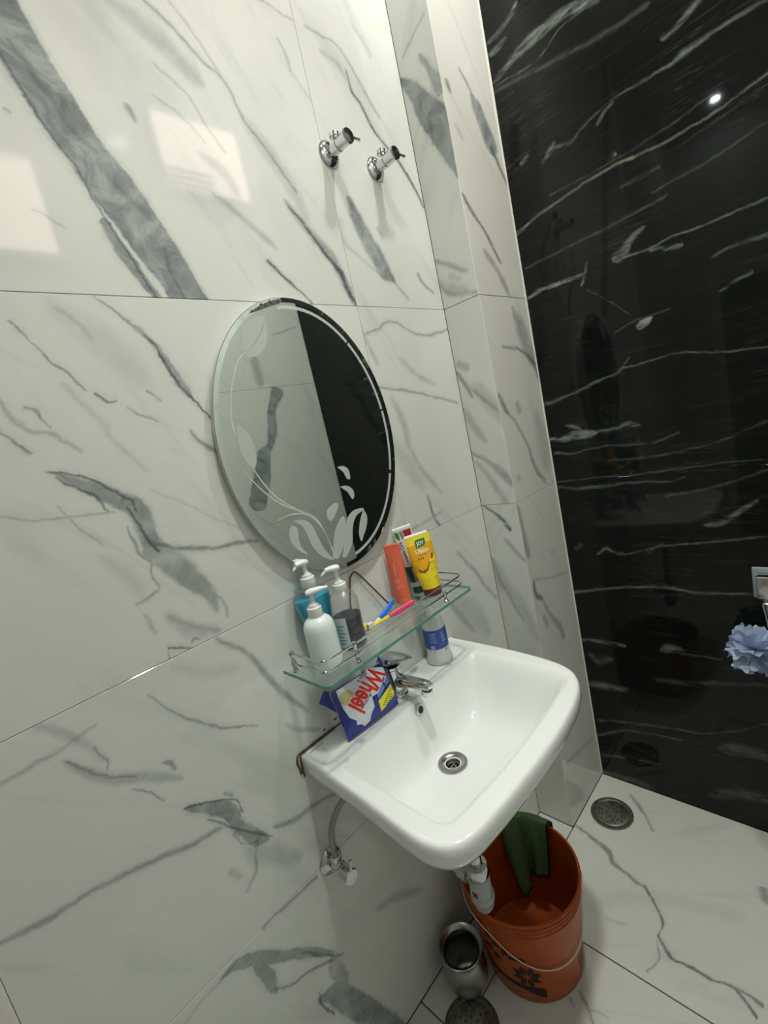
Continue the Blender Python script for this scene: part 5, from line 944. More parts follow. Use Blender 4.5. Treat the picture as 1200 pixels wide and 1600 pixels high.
zd = top_z(DR[0], DR[1])
bm = bmesh.new()
bm_lathe(bm, [(.034, .0), (.0345, .002), (.033, .0042), (.028, .0045), (.021, .0015), (.0175, -.004), (.0172, -.012)], 40, T(DR[0], DR[1], zd + .0005), cap0=False, cap1=False)
dr = local(obj('drain_ring', bm, STEEL), basin)
bm = bmesh.new()
# grate: hub plus three spokes with dark gaps
bm_lathe(bm, [(.0175, -.010), (.0135, -.0095), (.0135, -.0115), (.0175, -.0115)], 32, T(DR[0], DR[1], zd), cap0=False, cap1=False)
bm_lathe(bm, [(.0035, -.0115), (.0035, -.0085), (.0065, -.0085), (.0065, -.0115)], 20, T(DR[0], DR[1], zd), cap0=False, cap1=False)
for k in range(3):
    M = T(DR[0], DR[1], zd - .010) @ Matrix.Rotation(k * 2 * PI / 3 + .6, 4, 'Z'); bm_box(bm, .005, .0145, -.0028, .0028, -.0012, .0012, M=M)
local(obj('drain_grate', bm, STEEL), basin)
bm = bmesh.new(); bm_lathe(bm, [(.0001, -.0135), (.0172, -.0135)], 24, T(DR[0], DR[1], zd), cap0=False, cap1=False)
local(obj('drain_shaft', bm, plain('drain_black', (.008, .007, .006), rough=.6)), basin)
# overflow ring in the back wall of the bowl
ovx = -.492; ovz = .842
ovy = -.12
while top_z(ovx, ovy) > ovz: ovy -= .0005
sl = (top_z(ovx, ovy - .002) - top_z(ovx, ovy + .002)) / .004
nrm = Vector((0, sl, 1)).normalized()
M = T(ovx, ovy, ovz) @ frame_from(nrm)
bm = bmesh.new(); bm_lathe(bm, [(.0085, .001), (.0090, .003), (.0118, .003), (.0136, .0005), (.0136, -.001)], 28, M, cap0=False, cap1=False)
local(obj('overflow_ring', bm, CHROME), basin)
bm = bmesh.new(); bm_lathe(bm, [(.0001, .0008), (.0088, .0012)], 24, M, cap0=False, cap1=False)
local(obj('overflow_hole', bm, INK), basin)
# brown weathered sealant along the wall at the left back corner
bm = bmesh.new()
for p, r in ((round_path([(-.60, -.0015, .8655), (-.700, -.0015, .866), (-.765, -.0015, .8665), (-.769, -.0015, .852), (-.7655, -.0015, .825)], .006), .0024),
             (round_path([(-.62, -.0015, .8635), (-.757, -.0018, .8635), (-.7605, -.0015, .852), (-.7605, -.0015, .812)], .004), .0018)):
    bm_tube(bm, p, [r * (1 + .45 * noise.noise(Vector(q) * 90)) for q in p], 6)
bm_box(bm, -.7685, -.7605, -.0018, 0, .822, .834)
local(obj('sealant', bm, SEAL), basin)
bm = bmesh.new()
bm.free()
for x0, x1, zz in ((-.688, -.681, .875), (-.655, -.645, .880)):
    bm = bmesh.new(); bm_box(bm, x0, x1, -.0012, 0, zz, zz + .0035, bevel=.0008)
    local(obj('sealant_spot', bm, SEAL), basin)
bm = bmesh.new()
for k in range(9):
    a = -.742 + k * .0042; bm_box(bm, a, a + .0033, -.0165, -.0148, ZR, ZR + .0003)
local(obj('rim_print', bm, INK, smooth=False), basin)

# ------------------------------------------------------------------ waste trap below the basin
TRAPG = plain('grey_trap_plastic', (.42, .44, .42), rough=.3, var=.08)
tr = empty('bottle_trap', (-.507, -.205, .33)); tag(tr, 'chrome and grey bottle trap hanging under the washbasin', 'waste trap')
tx_, ty_ = -.507, -.205
bm = bmesh.new(); bm_lathe(bm, [(.020, .708), (.020, .70), (.016, .695), (.016, .46), (.0155, .44)], 28, T(tx_, ty_, 0)); local(obj('tail_pipe', bm, CHROME), tr)
bm = bmesh.new(); bm_lathe(bm, [(.0165, .468), (.026, .466), (.028, .458), (.028, .440), (.025, .434)], 28, T(tx_, ty_, 0), cap0=False); local(obj('collar_nut', bm, CHROME), tr)
bm = bmesh.new(); bm_lathe(bm, [(.024, .436), (.0265, .43), (.0265, .385), (.029, .383), (.029, .372), (.026, .368), (.0235, .350), (.016, .338), (.006, .334)], 28, T(tx_, ty_, 0)); local(obj('trap_body', bm, TRAPG), tr)
bm = bmesh.new(); bm_tube(bm, round_path([(tx_, ty_ + .024, .415), (tx_, -.05, .415), (tx_, -.002, .415)], .01), .0135, 18); local(obj('outlet_pipe', bm, CHROME), tr)
bm = bmesh.new(); bm_lathe(bm, [(.0135, .02), (.019, .02), (.0195, .012), (.0195, -.004), (.014, -.006)], 24, T(tx_, ty_ + .035, .415) @ frame_from((0, 1, 0)), cap0=False, cap1=False); local(obj('outlet_nut', bm, CHROME), tr)
bm = bmesh.new(); bm_box(bm, tx_ - .0275, tx_ - .0262, ty_ - .008, ty_ + .004, .395, .408); local(obj('red_label', bm, plain('dark_red_print', (.10, .03, .03))), tr)['label'] = 'small dark red label'

# ------------------------------------------------------------------ basin mixer tap
TX, TY = -.487, -.048
tp = empty('basin_tap', (TX, TY, ZR)); tag(tp, 'chrome single lever mixer tap standing on the washbasin ledge', 'tap')
bm = bmesh.new(); bm_lathe(bm, [(.0275, 0), (.028, .004), (.0255, .007), (.0255, .010), (.0268, .011), (.0268, .015), (.0235, .017)], 36, T(TX, TY, ZR)); local(obj('base_ring', bm, CHROME), tp)
bm = bmesh.new()
bm_lathe(bm, [(.0235, .014), (.0230, .055), (.0235, .068), (.0235, .072), (.022, .0725), (.022, .0740), (.0240, .0745), (.0240, .080)], 36, T(TX, TY, ZR)); local(obj('tap_body', bm, CHROME), tp)
def ell(c, ax, a, b, n=24, up=(0, 0, 1)):
    M = T(*c) @ frame_from(ax, up); return [tuple(M @ Vector((a * math.cos(2 * PI * i / n), b * math.sin(2 * PI * i / n), 0))) for i in range(n)]
bm = bmesh.new()
bm_loops(bm, [ell((TX, TY - .010, ZR + .040), (0, -1, .1), .0175, .0195), ell((TX, TY - .026, ZR + .042), (0, -1, .08), .0165, .0165),
              ell((TX, TY - .05, ZR + .046), (0, -1, .05), .0155, .0140), ell((TX, TY - .085, ZR + .049), (0, -1, .05), .0148, .0125),
              ell((TX, TY - .108, ZR + .0500), (0, -1, -.05), .0142, .0115), ell((TX, TY - .120, ZR + .048), (0, -1, -.5), .0110, .008)])
local(obj('spout', bm, CHROME), tp)
bm = bmesh.new(); bm_lathe(bm, [(.0130, .0), (.0134, -.012), (.0122, -.015), (.010, -.0145)], 28, T(TX, TY - .106, ZR + .040) @ Matrix.Rotation(.25, 4, 'X')); local(obj('aerator', bm, CHROME), tp)
bm = bmesh.new()
def lev(y, zc, a, b): return ell((TX, TY + y, ZR + zc), (0, -1, .12), a, b)
bm_loops(bm, [lev(.0245, .088, .010, .006), lev(.0225, .090, .0185, .012), lev(.010, .093, .0240, .0170), lev(-.008, .096, .0245, .0175), lev(-.022, .101, .0225, .0135),
              lev(-.040, .106, .0180, .0085), lev(-.058, .110, .0125, .0045), lev(-.072, .1125, .0075, .0022), lev(-.077, .1133, .003, .0010)])
local(obj('lever', bm, CHROME), tp)

# ------------------------------------------------------------------ angle valves on the wall
def angle_valve(loc, lever_dir, label, group=None, hose=False):
    o = empty('angle_valve', (loc[0], 0, loc[2])); tag(o, label, 'valve', group)
    x, z = loc[0], loc[2]
    MY = T(x, 0, z) @ frame_from((0, -1, 0))
    bm = bmesh.new(); bm_lathe(bm, [(.030, .0005), (.0305, .003), (.028, .0065), (.021, .010), (.0125, .0115)], 36, MY, cap0=False); local(obj('flange', bm, CHROME), o)
    bm = bmesh.new(); bm_lathe(bm, [(.0125, .008), (.0125, .022), (.0155, .024), (.0155, .040), (.0138, .042)], 28, MY); local(obj('valve_body', bm, CHROME), o)
    bm = bmesh.new(); bm_lathe(bm, [(.0095, .0), (.0095, .012), (.0118, .0135), (.0122, .021), (.0095, .0235)], 24, T(x, -.031, z + .008)); local(obj('outlet', bm, CHROME), o)
    bm = bmesh.new(); bm_lathe(bm, [(.0130, .040), (.0150, .043), (.0150, .066), (.0172, .071), (.0175, .0745), (.0155, .077), (.004, .078)], 32, MY); local(obj('knob', bm, CHROME), o)
    bm = bmesh.new(); c = Vector((x, -.073, z)); d_ = Vector(lever_dir)
    bm_tube(bm, [c + d_ * .014, c + d_ * .024, c + d_ * .034], [.0036, .0030, .0038], 10); local(obj('lever', bm, CHROME), o)
    return o
angle_valve((-.263, 0, 2.176), (1, -.1, -.05), 'left one of two chrome angle valves high on the marble wall')
angle_valve((-.099, 0, 2.178), (1, -.1, -.05), 'right one of two chrome angle valves high on the marble wall, nearer the column')
vl = angle_valve((-.757, 0, .589), (.25, 0, 1), 'chrome angle valve low on the wall under the washbasin')
HOSE = plain('braided_hose', (.36, .35, .31), rough=.4, metal=.7, var=.35, bscale=500, bump=.5)
bm = bmesh.new()
hp = catmull([(-.757, -.031, .617), (-.757, -.032, .650), (-.750, -.036, .690), (-.725, -.042, .722), (-.690, -.046, .736), (-.650, -.048, .742)], 8)
bm_tube(bm, hp, .0068, 12); tag(obj('supply_hose', bm, HOSE), 'grey braided supply hose curving from the low valve up behind the washbasin', 'hose')

# ------------------------------------------------------------------ oval mirror
MIRROR, nt, b = new_mat('mirror_silver')
b.inputs['Metallic'].default_value = 1; b.inputs['Roughness'].default_value = .008
tc = N(nt, 'ShaderNodeTexCoord'); nzz = noise_tex(nt, tc.outputs['Object'], 3, 2, .5)
nt.links.new(ramp(nt, nzz.outputs[0], [(.3, (.70, .745, .715)), (.7, (.72, .765, .735))]), b.inputs['Base Color'])
ETCHM = see_through('etched_glass', (.88, .93, .89), rough=.5, alpha=.55, spec=.4)
MEDGE = plain('mirror_edge_glass', (.62, .63, .60), rough=.35, metal=.0, var=.05)
MCX, MCZ, MA, MBv = -.514, 1.5175, .2405, .3065
def mir_f(u, v, h=0.0):      # mirror plane leans: a little further off the wall at the bottom
    return (u, -.0185 - h, v)
mr = empty('oval_mirror', (MCX, 0, MCZ - MBv)); tag(mr, 'oval frameless wall mirror etched with leaves and a frosted edge line', 'mirror')
def oval(k, n=120): return [(MCX + (MA - k) * math.cos(2 * PI * i / n), MCZ + (MBv - k) * math.sin(2 * PI * i / n)) for i in range(n)]
bm = bmesh.new()
bm_loops(bm, [[mir_f(u, v, -.003) for u, v in oval(0)], [mir_f(u, v, .0006) for u, v in oval(0)], [mir_f(u, v, .0018) for u, v in oval(.010)]], cap0=True, cap1=True)
local(obj('mirror_glass', bm, MIRROR, sharp=.5), mr)
bm = bmesh.new()
bm_loops(bm, [[(u, -.0008, v) for u, v in oval(.003)], [mir_f(u, v, -.0045) for u, v in oval(.001)], [mir_f(u, v, -.003) for u, v in oval(-.0008)], [mir_f(u, v, .0004) for u, v in oval(-.0008)]], cap0=True, cap1=False)
local(obj('backing', bm, MEDGE), mr)
hf = lambda u, v, h: mir_f(u, v, .0018 + h)
for P in ETCH_POLYS:
    q = [(p.x, p.y) for p in catmull([*P, P[0]], 4)][:-1]
    bm = bmesh.new(); bm_slab(bm, q, .0004, hf); local(obj('etched_leaf', bm, ETCHM, smooth=False), mr)
def ribbon(P, wd, taper=True):
    c = catmull(P, 6); L_, R_ = [], []
    for i, p in enumerate(c):
        d_ = (c[min(i + 1, len(c) - 1)] - c[max(i - 1, 0)]); d_.normalize(); t = i / (len(c) - 1)
        k = wd * (1 if not taper else (.35 + 1.3 * t * (1 - t) * 2))
        L_.append((p.x - d_.y * k, p.y + d_.x * k)); R_.append((p.x + d_.y * k, p.y - d_.x * k))
    return L_, R_
for P, wd in ETCH_LINES:
    L_, R_ = ribbon([(a, b_) for a, b_ in P], max(wd, .0018)); bm = bmesh.new()
    A = [bm.verts.new(hf(u, v, .0003)) for u, v in L_]; B = [bm.verts.new(hf(u, v, .0003)) for u, v in R_]
    for i in range(len(A) - 1): bm.faces.new((A[i], A[i + 1], B[i + 1], B[i]))
    local(obj('etched_stem', bm, ETCHM, smooth=False), mr)
for a0, a1 in ((97, 47), (46, 8), (7, -24), (-26, -84)):
    bm = bmesh.new(); n = 30; A = []; B = []
    for i in range(n + 1):
        a = math.radians(a0 + (a1 - a0) * i / n)
        for lst, k in ((A, .0165), (B, .0235)):
            lst.append(bm.verts.new(hf(MCX + (MA - k) * math.cos(a), MCZ + (MBv - k) * math.sin(a), .0003)))
    for i in range(n): bm.faces.new((A[i], A[i + 1], B[i + 1], B[i]))
    local(obj('etched_band', bm, ETCHM, smooth=False), mr)
bm = bmesh.new(); bm_slab(bm, STRIP, .0012, hf); local(obj('corner_strip', bm, plain('grey_strip', (.11, .13, .12), rough=.4), smooth=False), mr)['label'] = 'small dark grey dotted strip at the top edge'
for u, v in STRIP_DOTS:
    bm = bmesh.new(); bm_slab(bm, [(u + .0021 * math.cos(k * PI / 4), v + .0021 * math.sin(k * PI / 4)) for k in range(8)], .0016, hf); local(obj('strip_dot', bm, INK, smooth=False), mr)

# ------------------------------------------------------------------ glass shelf with rail
ZS = 1.060
GLASS = see_through('shelf_glass', (.93, .975, .955), rough=.03, alpha=.06, spec=1.0)
GEDGE = see_through('shelf_glass_edge', (.16, .36, .29), rough=.1, alpha=.75, spec=1.0)
sh = empty('glass_shelf', (-.495, 0, ZS - .008)); tag(sh, 'green-edged glass shelf with a chrome wire rail below the mirror', 'shelf')
def shelf_out(k=0.0, n=7):
    x0, x1, y0, y1 = -.744 + k, -.247 - k, -.158 + k, -.004 - k * .5; r = .014
    P = [(x0, y1)]
    for cx, cy, s in ((x0 + r, y0 + r, PI), (x1 - r, y0 + r, 1.5 * PI)):
        for i in range(n): a = s + (PI / 2) * i / (n - 1); P.append((cx + r * math.cos(a), cy + r * math.sin(a)))
    P.append((x1, y1)); return P
bm = bmesh.new()
A = [bm.verts.new((x, y, ZS)) for x, y in shelf_out(.001)]; B = [bm.verts.new((x, y, ZS - .008)) for x, y in shelf_out(.001)]
bm.faces.new(A); bm.faces.new(B[::-1]); local(obj('glass_panel', bm, GLASS, smooth=False), sh)
bm = bmesh.new()
lo = [[(x, y, z) for x, y in shelf_out(k)] for z, k in ((ZS - .008, .001), (ZS - .0072, 0), (ZS - .0008, 0), (ZS, .001))]
rs = [[bm.verts.new(p) for p in l] for l in lo]
for a, b_ in zip(rs[:-1], rs[1:]):
    for i in range(len(a) - 1): bm.faces.new((a[i], a[i + 1], b_[i + 1], b_[i]))
local(obj('glass_edge', bm, GEDGE, smooth=False), sh)
for zz in (ZS + .018, ZS + .040):
    k = .002 if zz > ZS + .03 else 0
    bm = bmesh.new()
    bm_tube(bm, round_path([(-.733 + k, -.036, zz), (-.733 + k, -.146, zz), (-.262 - k, -.146, zz), (-.262 - k, -.030, zz), (-.285, -.016, zz)], .024, 8), .0021, 8)
    local(obj('rail', bm, CHROME), sh)
for px_, py_ in ((-.733, -.038), (-.651, -.146), (-.347, -.146), (-.262, -.038)):
    bm = bmesh.new()
    bm_lathe(bm, [(.0065, 0), (.0065, .003), (.0042, .005), (.0036, .012), (.0055, .0145), (.0060, .018), (.0055, .0215), (.0036, .024), (.0034, .034), (.0052, .037), (.0060, .040), (.0050, .0445), (.002, .0465)], 18, T(px_, py_, ZS))
    local(obj('rail_post', bm, CHROME), sh)
for px_ in (-.66, -.33):
    bm = bmesh.new(); bm_box(bm, px_ - .011, px_ + .011, -.034, -.0005, ZS - .020, ZS - .0085, bevel=.002)
    local(obj('wall_bracket', bm, CHROME), sh)

# ------------------------------------------------------------------ pump bottles
def pump(parent, M, z0, rc, hc, head_l, ang, mat, stem=.022, flat=False):
    """screw collar, stem and nozzle head; z0 = neck height, ang = nozzle direction"""
    bm = bmesh.new(); bm_lathe(bm, [(rc * .96, z0), (rc, z0 + .001), (rc * .97, z0 + hc * .75), (rc * .93, z0 + hc * .78), (rc * .72, z0 + hc * .80), (rc * .68, z0 + hc), (rc * .45, z0 + hc + .001), (rc * .42, z0 + hc + .004), (.0045, z0 + hc + .0045)], 32, M)
    local(obj('collar', bm, mat), parent)
    zt = z0 + hc + .004 + stem
    bm = bmesh.new(); bm_lathe(bm, [(.0048, z0 + hc), (.0042, zt - .006), (.0055, zt)], 16, M); local(obj('stem', bm, mat), parent)
    bm = bmesh.new(); R_ = M @ Matrix.Rotation(ang, 4, 'Z')
    prof = [(-.010, .004, .003, .0), (-.0085, .0085, .0055, .001), (0, .0105, .0068, .002), (.010, .0095, .0062, .0025), (.022, .0065, .0048, .0020), (head_l * .75, .0048, .0038, -.0005), (head_l, .0036, .0030, -.0045), (head_l + .003, .0028, .0024, -.0075)]
    loops = []
    for x, a, b_, dz in prof:
        if flat: dz = dz * .2 + x * .10
        loops.append([tuple(R_ @ Vector((x, a * math.cos(2 * PI * i / 16), zt + .002 + dz + b_ * math.sin(2 * PI * i / 16)))) for i in range(16)])
    bm_loops(bm, loops); local(obj('nozzle', bm, mat), parent)

PEARL = plain('pearly_white_plastic', (.80, .88, .86), rough=.22, var=.02, coat=.3)
bt = empty('lotion_bottle', (-.682, -.086, ZS)); tag(bt, 'plain glossy white pump bottle at the front left of the glass shelf', 'bottle')
Mb = T(-.682, -.086, ZS)
bm = bmesh.new(); bm_lathe(bm, [(.020, .001), (.0285, .0006), (.0315, .004), (.0325, .012), (.0328, .060), (.0325, .082), (.0308, .092), (.0265, .1005), (.0200, .106), (.0150, .1085), (.0145, .114)], 40, Mb)
local(obj('bottle_body', bm, PEARL), bt)
pump(bt, Mb, .108, .0155, .026, .034, math.radians(-38), WHITE_PL, stem=.020, flat=True)

CLEAR = see_through('clear_plastic', (.90, .90, .91), rough=.05, alpha=.06, spec=1.6)
LIQ = plain('dark_purple_liquid', (.005, .005, .030), rough=.15, var=.2)
LABELW = plain('white_paper_label', (.55, .60, .62), rough=.5, var=.08, bscale=20)
bx, by = -.602, -.078
bt = empty('handwash_bottle', (bx, by, ZS)); tag(bt, 'clear pump bottle half full of dark purple liquid with a pale label', 'bottle')
Mb = T(bx, by, ZS)
bm = bmesh.new(); bm_lathe(bm, [(.024, .0006), (.029, .0006), (.0315, .004), (.032, .012), (.0320, .100), (.0305, .112), (.0255, .122), (.0180, .1275), (.0150, .130), (.0145, .136)], 40, Mb, cap1=False)
local(obj('bottle_body', bm, CLEAR), bt)
bm = bmesh.new(); bm_lathe(bm, [(.023, .0022), (.0285, .003), (.0303, .008), (.0306, .073)], 40, Mb); local(obj('liquid', bm, LIQ), bt)
bm = bmesh.new(); ga = []
for i in range(14):
    a = math.radians(168 + i * 4.4)
    ga.append([bm.verts.new(Mb @ Vector((.0323 * math.cos(a), .0323 * math.sin(a), z))) for z in (.010, .078)])
for a, b_ in zip(ga[:-1], ga[1:]): bm.faces.new((a[0], b_[0], b_[1], a[1]))
local(obj('paper_label', bm, LABELW), bt)
def cyl_f(M, r):
    return lambda u, v, h: tuple(M @ Vector(((r + h) * math.cos(u), (r + h) * math.sin(u), v)))
tealink = plain('teal_ink', (.08, .30, .38), rough=.5)
for k in range(6):
    poly_patch('print_line', [(math.radians(180), .018 + k * .008), (math.radians(205 + (k * 7) % 14), .018 + k * .008), (math.radians(205 + (k * 7) % 14), .021 + k * .008), (math.radians(180), .021 + k * .008)], cyl_f(Mb, .0323), tealink, None, .0002, .06).parent = None
    o = None
    local(COL.objects[-1], bt)
pump(bt, Mb, .130, .0155, .020, .030, math.radians(155), WHITE_PL, stem=.024)

BLUEL = plain('turquoise_liquid', (.0, .37, .55), rough=.12, var=.1, coat=.5)
bx, by = -.643, -.027
bt = empty('blue_handwash_bottle', (bx, by, ZS)); tag(bt, 'wide pump bottle of turquoise blue liquid behind the plain white bottle', 'bottle')
Mb = T(bx, by, ZS) @ Matrix.Rotation(math.radians(-8), 4, 'Z')
def flat_loops(prof, n=36):
    out = []
    for a, b_, z in prof:
        l = []
        for i in range(n):
            t = 2 * PI * i / n; c, s = math.cos(t), math.sin(t)
            l.append(tuple(Mb @ Vector((a * abs(c) ** .8 * (1 if c > 0 else -1), b_ * abs(s) ** .8 * (1 if s > 0 else -1), z))))
        out.append(l)
    return out
bm = bmesh.new(); bm_loops(bm, flat_loops([(.028, .018, .0006), (.0305, .0205, .004), (.031, .021, .02), (.034, .0212, .07), (.0405, .0212, .108), (.0425, .021, .125), (.0395, .0195, .139), (.028, .017, .148), (.0155, .0145, .1535), (.0145, .0145, .159)]), cap1=False)
local(obj('bottle_body', bm, see_through('blue_clear_plastic', (.93, .98, .99), rough=.05, alpha=.03, spec=1.2)), bt)
bm = bmesh.new(); bm_loops(bm, flat_loops([(.027, .017, .002), (.0295, .0195, .005), (.0300, .020, .02), (.033, .0202, .07), (.0395, .0202, .108), (.0415, .020, .123), (.0405, .0195, .129)])); local(obj('liquid', bm, BLUEL), bt)
pump(bt, Mb, .153, .0165, .026, .026, math.radians(188), WHITE_PL, stem=.020)

# ------------------------------------------------------------------ squeeze tubes standing on their caps
def squeeze_tube(name, loc, rz, lean, H, rcap, hcap, wtop, bands, capmat, label, crimp=.008, wid=None, capr=None, cat='tube', crimpmat=None):
    o = empty(name, (loc[0], loc[1], ZS)); tag(o, label, cat)
    M = T(loc[0], loc[1], ZS + .0006 + (abs(lean[0]) + abs(lean[1])) * rcap) @ Matrix.Rotation(lean[0], 4, 'X') @ Matrix.Rotation(lean[1], 4, 'Y') @ Matrix.Rotation(rz, 4, 'Z')
    cr = capr or rcap
    bm = bmesh.new(); bm_lathe(bm, [(cr * .93, 0), (cr, .0015), (cr, hcap - .002), (cr * .95, hcap)], 36, M); local(obj('cap', bm, capmat), o)
    mid = wid or (lambda t: rcap + (wtop / 2 - rcap) * t)
    def AB(v):
        t = min(1, max(0, (v - hcap) / (H - crimp - hcap)))
        return mid(t), max(.0011, rcap * (1 - t ** 1.35) + .0011 * t)
    loops = []; vz = [hcap - .0005] + [hcap + (H - hcap) * i / 26 for i in range(27)]; n = 48
    for v in vz:
        a, b_ = AB(v)
        loops.append([tuple(M @ Vector((a * math.cos(2 * PI * i / n), b_ * math.sin(2 * PI * i / n), v))) for i in range(n)])
    bm = bmesh.new(); rs = bm_loops(bm, loops)
    bmesh.ops.recalc_face_normals(bm, faces=bm.faces)
    me = bpy.data.meshes.new('tube_body')
    bm.faces.ensure_lookup_table()
    for i, q in enumerate(bm.faces):
        k = min(i // n, len(vz) - 2); v = vz[k] + .001
        for bi, (v0, v1, m_) in enumerate(bands):
            if v0 <= v < v1: q.material_index = bi
    bm.to_mesh(me); bm.free()
    for _, _, m_ in bands: me.materials.append(m_)
    local(link_mesh('tube_body', me), o)
    def f(u, v, h):
        a, b_ = AB(v); s = max(0.0, 1 - (u / a) ** 2) ** .5
        return tuple(M @ Vector((u, -b_ * s - h, v)))
    return o, f
ORG = plain('coral_orange_plastic', (.80, .155, .085), rough=.38, var=.04)
o, f = squeeze_tube('cream_tube', (-.378, -.030), math.radians(-52), (0, 0), .158, .0205, .016, .042, [(0, 1, ORG)], ORG, 'coral orange squeeze tube standing on its cap, leftmost tube on the shelf')
PALE = plain('pale_orange_ink', (.88, .45, .36), rough=.5)
vs_, fs_, asp = text_geo('SUNSCREEN')
for k in range(8):
    poly_patch('print_line', [(-.006, .108 - k * .004), (-.002, .108 - k * .004), (-.002, .106 - k * .004), (-.006, .106 - k * .004)], f, PALE, o, .0003, .004).matrix_parent_inverse = Matrix.Translation(-Vector(o.location))
for k, (a_, v_) in enumerate(((.016, .066), (.014, .062), (.012, .058), (.018, .050), (.019, .046), (.010, .042))):
    local(poly_patch('print_line', [(-.009, v_), (-.009 + a_, v_), (-.009 + a_, v_ + .0012), (-.009, v_ + .0012)], f, PALE, None, .0003, .004), o)

TWH = plain('white_laminate_tube', (.76, .77, .74), rough=.3, var=.02); DGR = plain('dark_green_print', (.01, .085, .065), rough=.35)
o, f = squeeze_tube('toothpaste_tube', (-.312, -.032), math.radians(-30), (math.radians(-4), math.radians(-2)), .185, .0185, .020, .054,
                    [(0, .028, TWH), (.028, .078, DGR), (.078, 1, TWH)], plain('dark_green_cap', (.005, .12, .09), rough=.3), 'tall white and dark green toothpaste tube standing behind the yellow tube', cat='toothpaste')
local(poly_patch('dark_green_band', [(-.006, .078), (-.001, .150), (.003, .151), (.008, .078)], f, DGR, None, .0003, .004), o)
local(text_on('lettering', 'Complete Care', f, (-.0085, .081), (-.0035, .066), (-.0085, -.0004), INK, None, .01, .0004), o)
local(text_on('lettering', 'Himalaya', f, (-.003, .034), (-.002, .038), (-.0055, 0), WINK, None, .0, .0005), o)
local(poly_patch('red_print', [(.001, .150), (.000, .174), (.023, .174), (.022, .156), (.010, .152)], f, plain('dark_red_ink', (.35, .01, .03), rough=.4), None, .0003, .004), o)
local(poly_patch('green_print', [(-.024, .174), (-.023, .160), (-.014, .150), (-.012, .166), (-.015, .174)], f, plain('leaf_green_ink', (.03, .22, .05), rough=.4), None, .0003, .004), o)
local(poly_patch('grey_print', [(-.011, .174), (-.009, .158), (-.004, .150), (-.001, .160), (-.002, .174)], f, plain('grey_ink', (.20, .23, .22), rough=.4), None, .0003, .004), o)

YEL = plain('bright_yellow_plastic', (.86, .68, .03), rough=.32, var=.03); AMB = plain('amber_yellow_print', (.80, .40, .01), rough=.35, var=.08)
BRN = plain('dark_red_brown_cap', (.11, .02, .012), rough=.35)
o, f = squeeze_tube('face_wash_tube', (-.325, -.089), math.radians(-28), (math.radians(-7), math.radians(2)), .166, .0235, .021, .070,
                    [(0, .064, YEL), (.064, .134, AMB), (.134, .159, YEL), (.159, 1, WHITE_PL)], BRN, 'bright yellow face wash tube with a dark brown cap standing by the shelf rail',
                    wid=lambda t: .0235 + .0105 * math.sin(min(1, t * 1.6) * PI / 2) + (.0010) * t, cat='tube')
GRN = plain('deep_green_print', (.01, .16, .05), rough=.35)
local(poly_patch('green_badge', [(-.013, .128), (-.013, .144), (-.008, .150), (.016, .150), (.016, .138), (.011, .131)], f, GRN, None, .0003, .004), o)
local(text_on('lettering', 'JOY', f, (-.0095, .1345), (.021, 0), (0, .0095), WINK, None, .02, .0005), o)
local(text_on('lettering', 'Ubtan', f, (-.018, .1145), (.036, 0), (0, .0115), WINK, None, .012, .0005), o)
local(text_on('lettering', 'FACE WASH', f, (-.012, .1085), (.022, 0), (0, .0030), BRN, None, .0, .0005), o)
local(poly_patch('yellow_print', [(-.002, .064), (.006, .078), (.012, .095), (.030, .103), (.0305, .064)], f, YEL, None, .0003, .004), o)
bb = [(-.026, .080), (-.016, .070), (-.004, .073), (.004, .082), (.009, .093), (.006, .080), (-.001, .069), (-.012, .063), (-.022, .068)]
local(poly_patch('brown_swirl', bb, f, plain('brown_print', (.25, .09, .01), rough=.4), None, .0005, .004), o)
for k, s_ in enumerate((-.018, -.012, -.006)):
    local(poly_patch('print_mark', [(s_, .099), (s_ + .004, .099), (s_ + .003, .103), (s_ + .001, .103)], f, BRN, None, .0005, .004), o)
local(poly_patch('print_mark', [(.016, .092), (.021, .094), (.026, .105), (.022, .107), (.019, .100)], f, BRN, None, .0006, .004), o)
for a_, b_, v_ in ((.006, .024, .084), (.008, .024, .079), (.010, .022, .076), (.006, .026, .070), (.006, .024, .067), (.006, .022, .046), (-.012, -.006, .044)):
    local(poly_patch('print_line', [(a_, v_), (b_, v_), (b_, v_ + .0013), (a_, v_ + .0013)], f, BRN if v_ > .083 else AMB, None, .0006, .004), o)
local(poly_patch('crimp_mark', [(.030, .1625), (.034, .1625), (.034, .1655), (.030, .1655)], f, INK, None, .0004, .004), o)

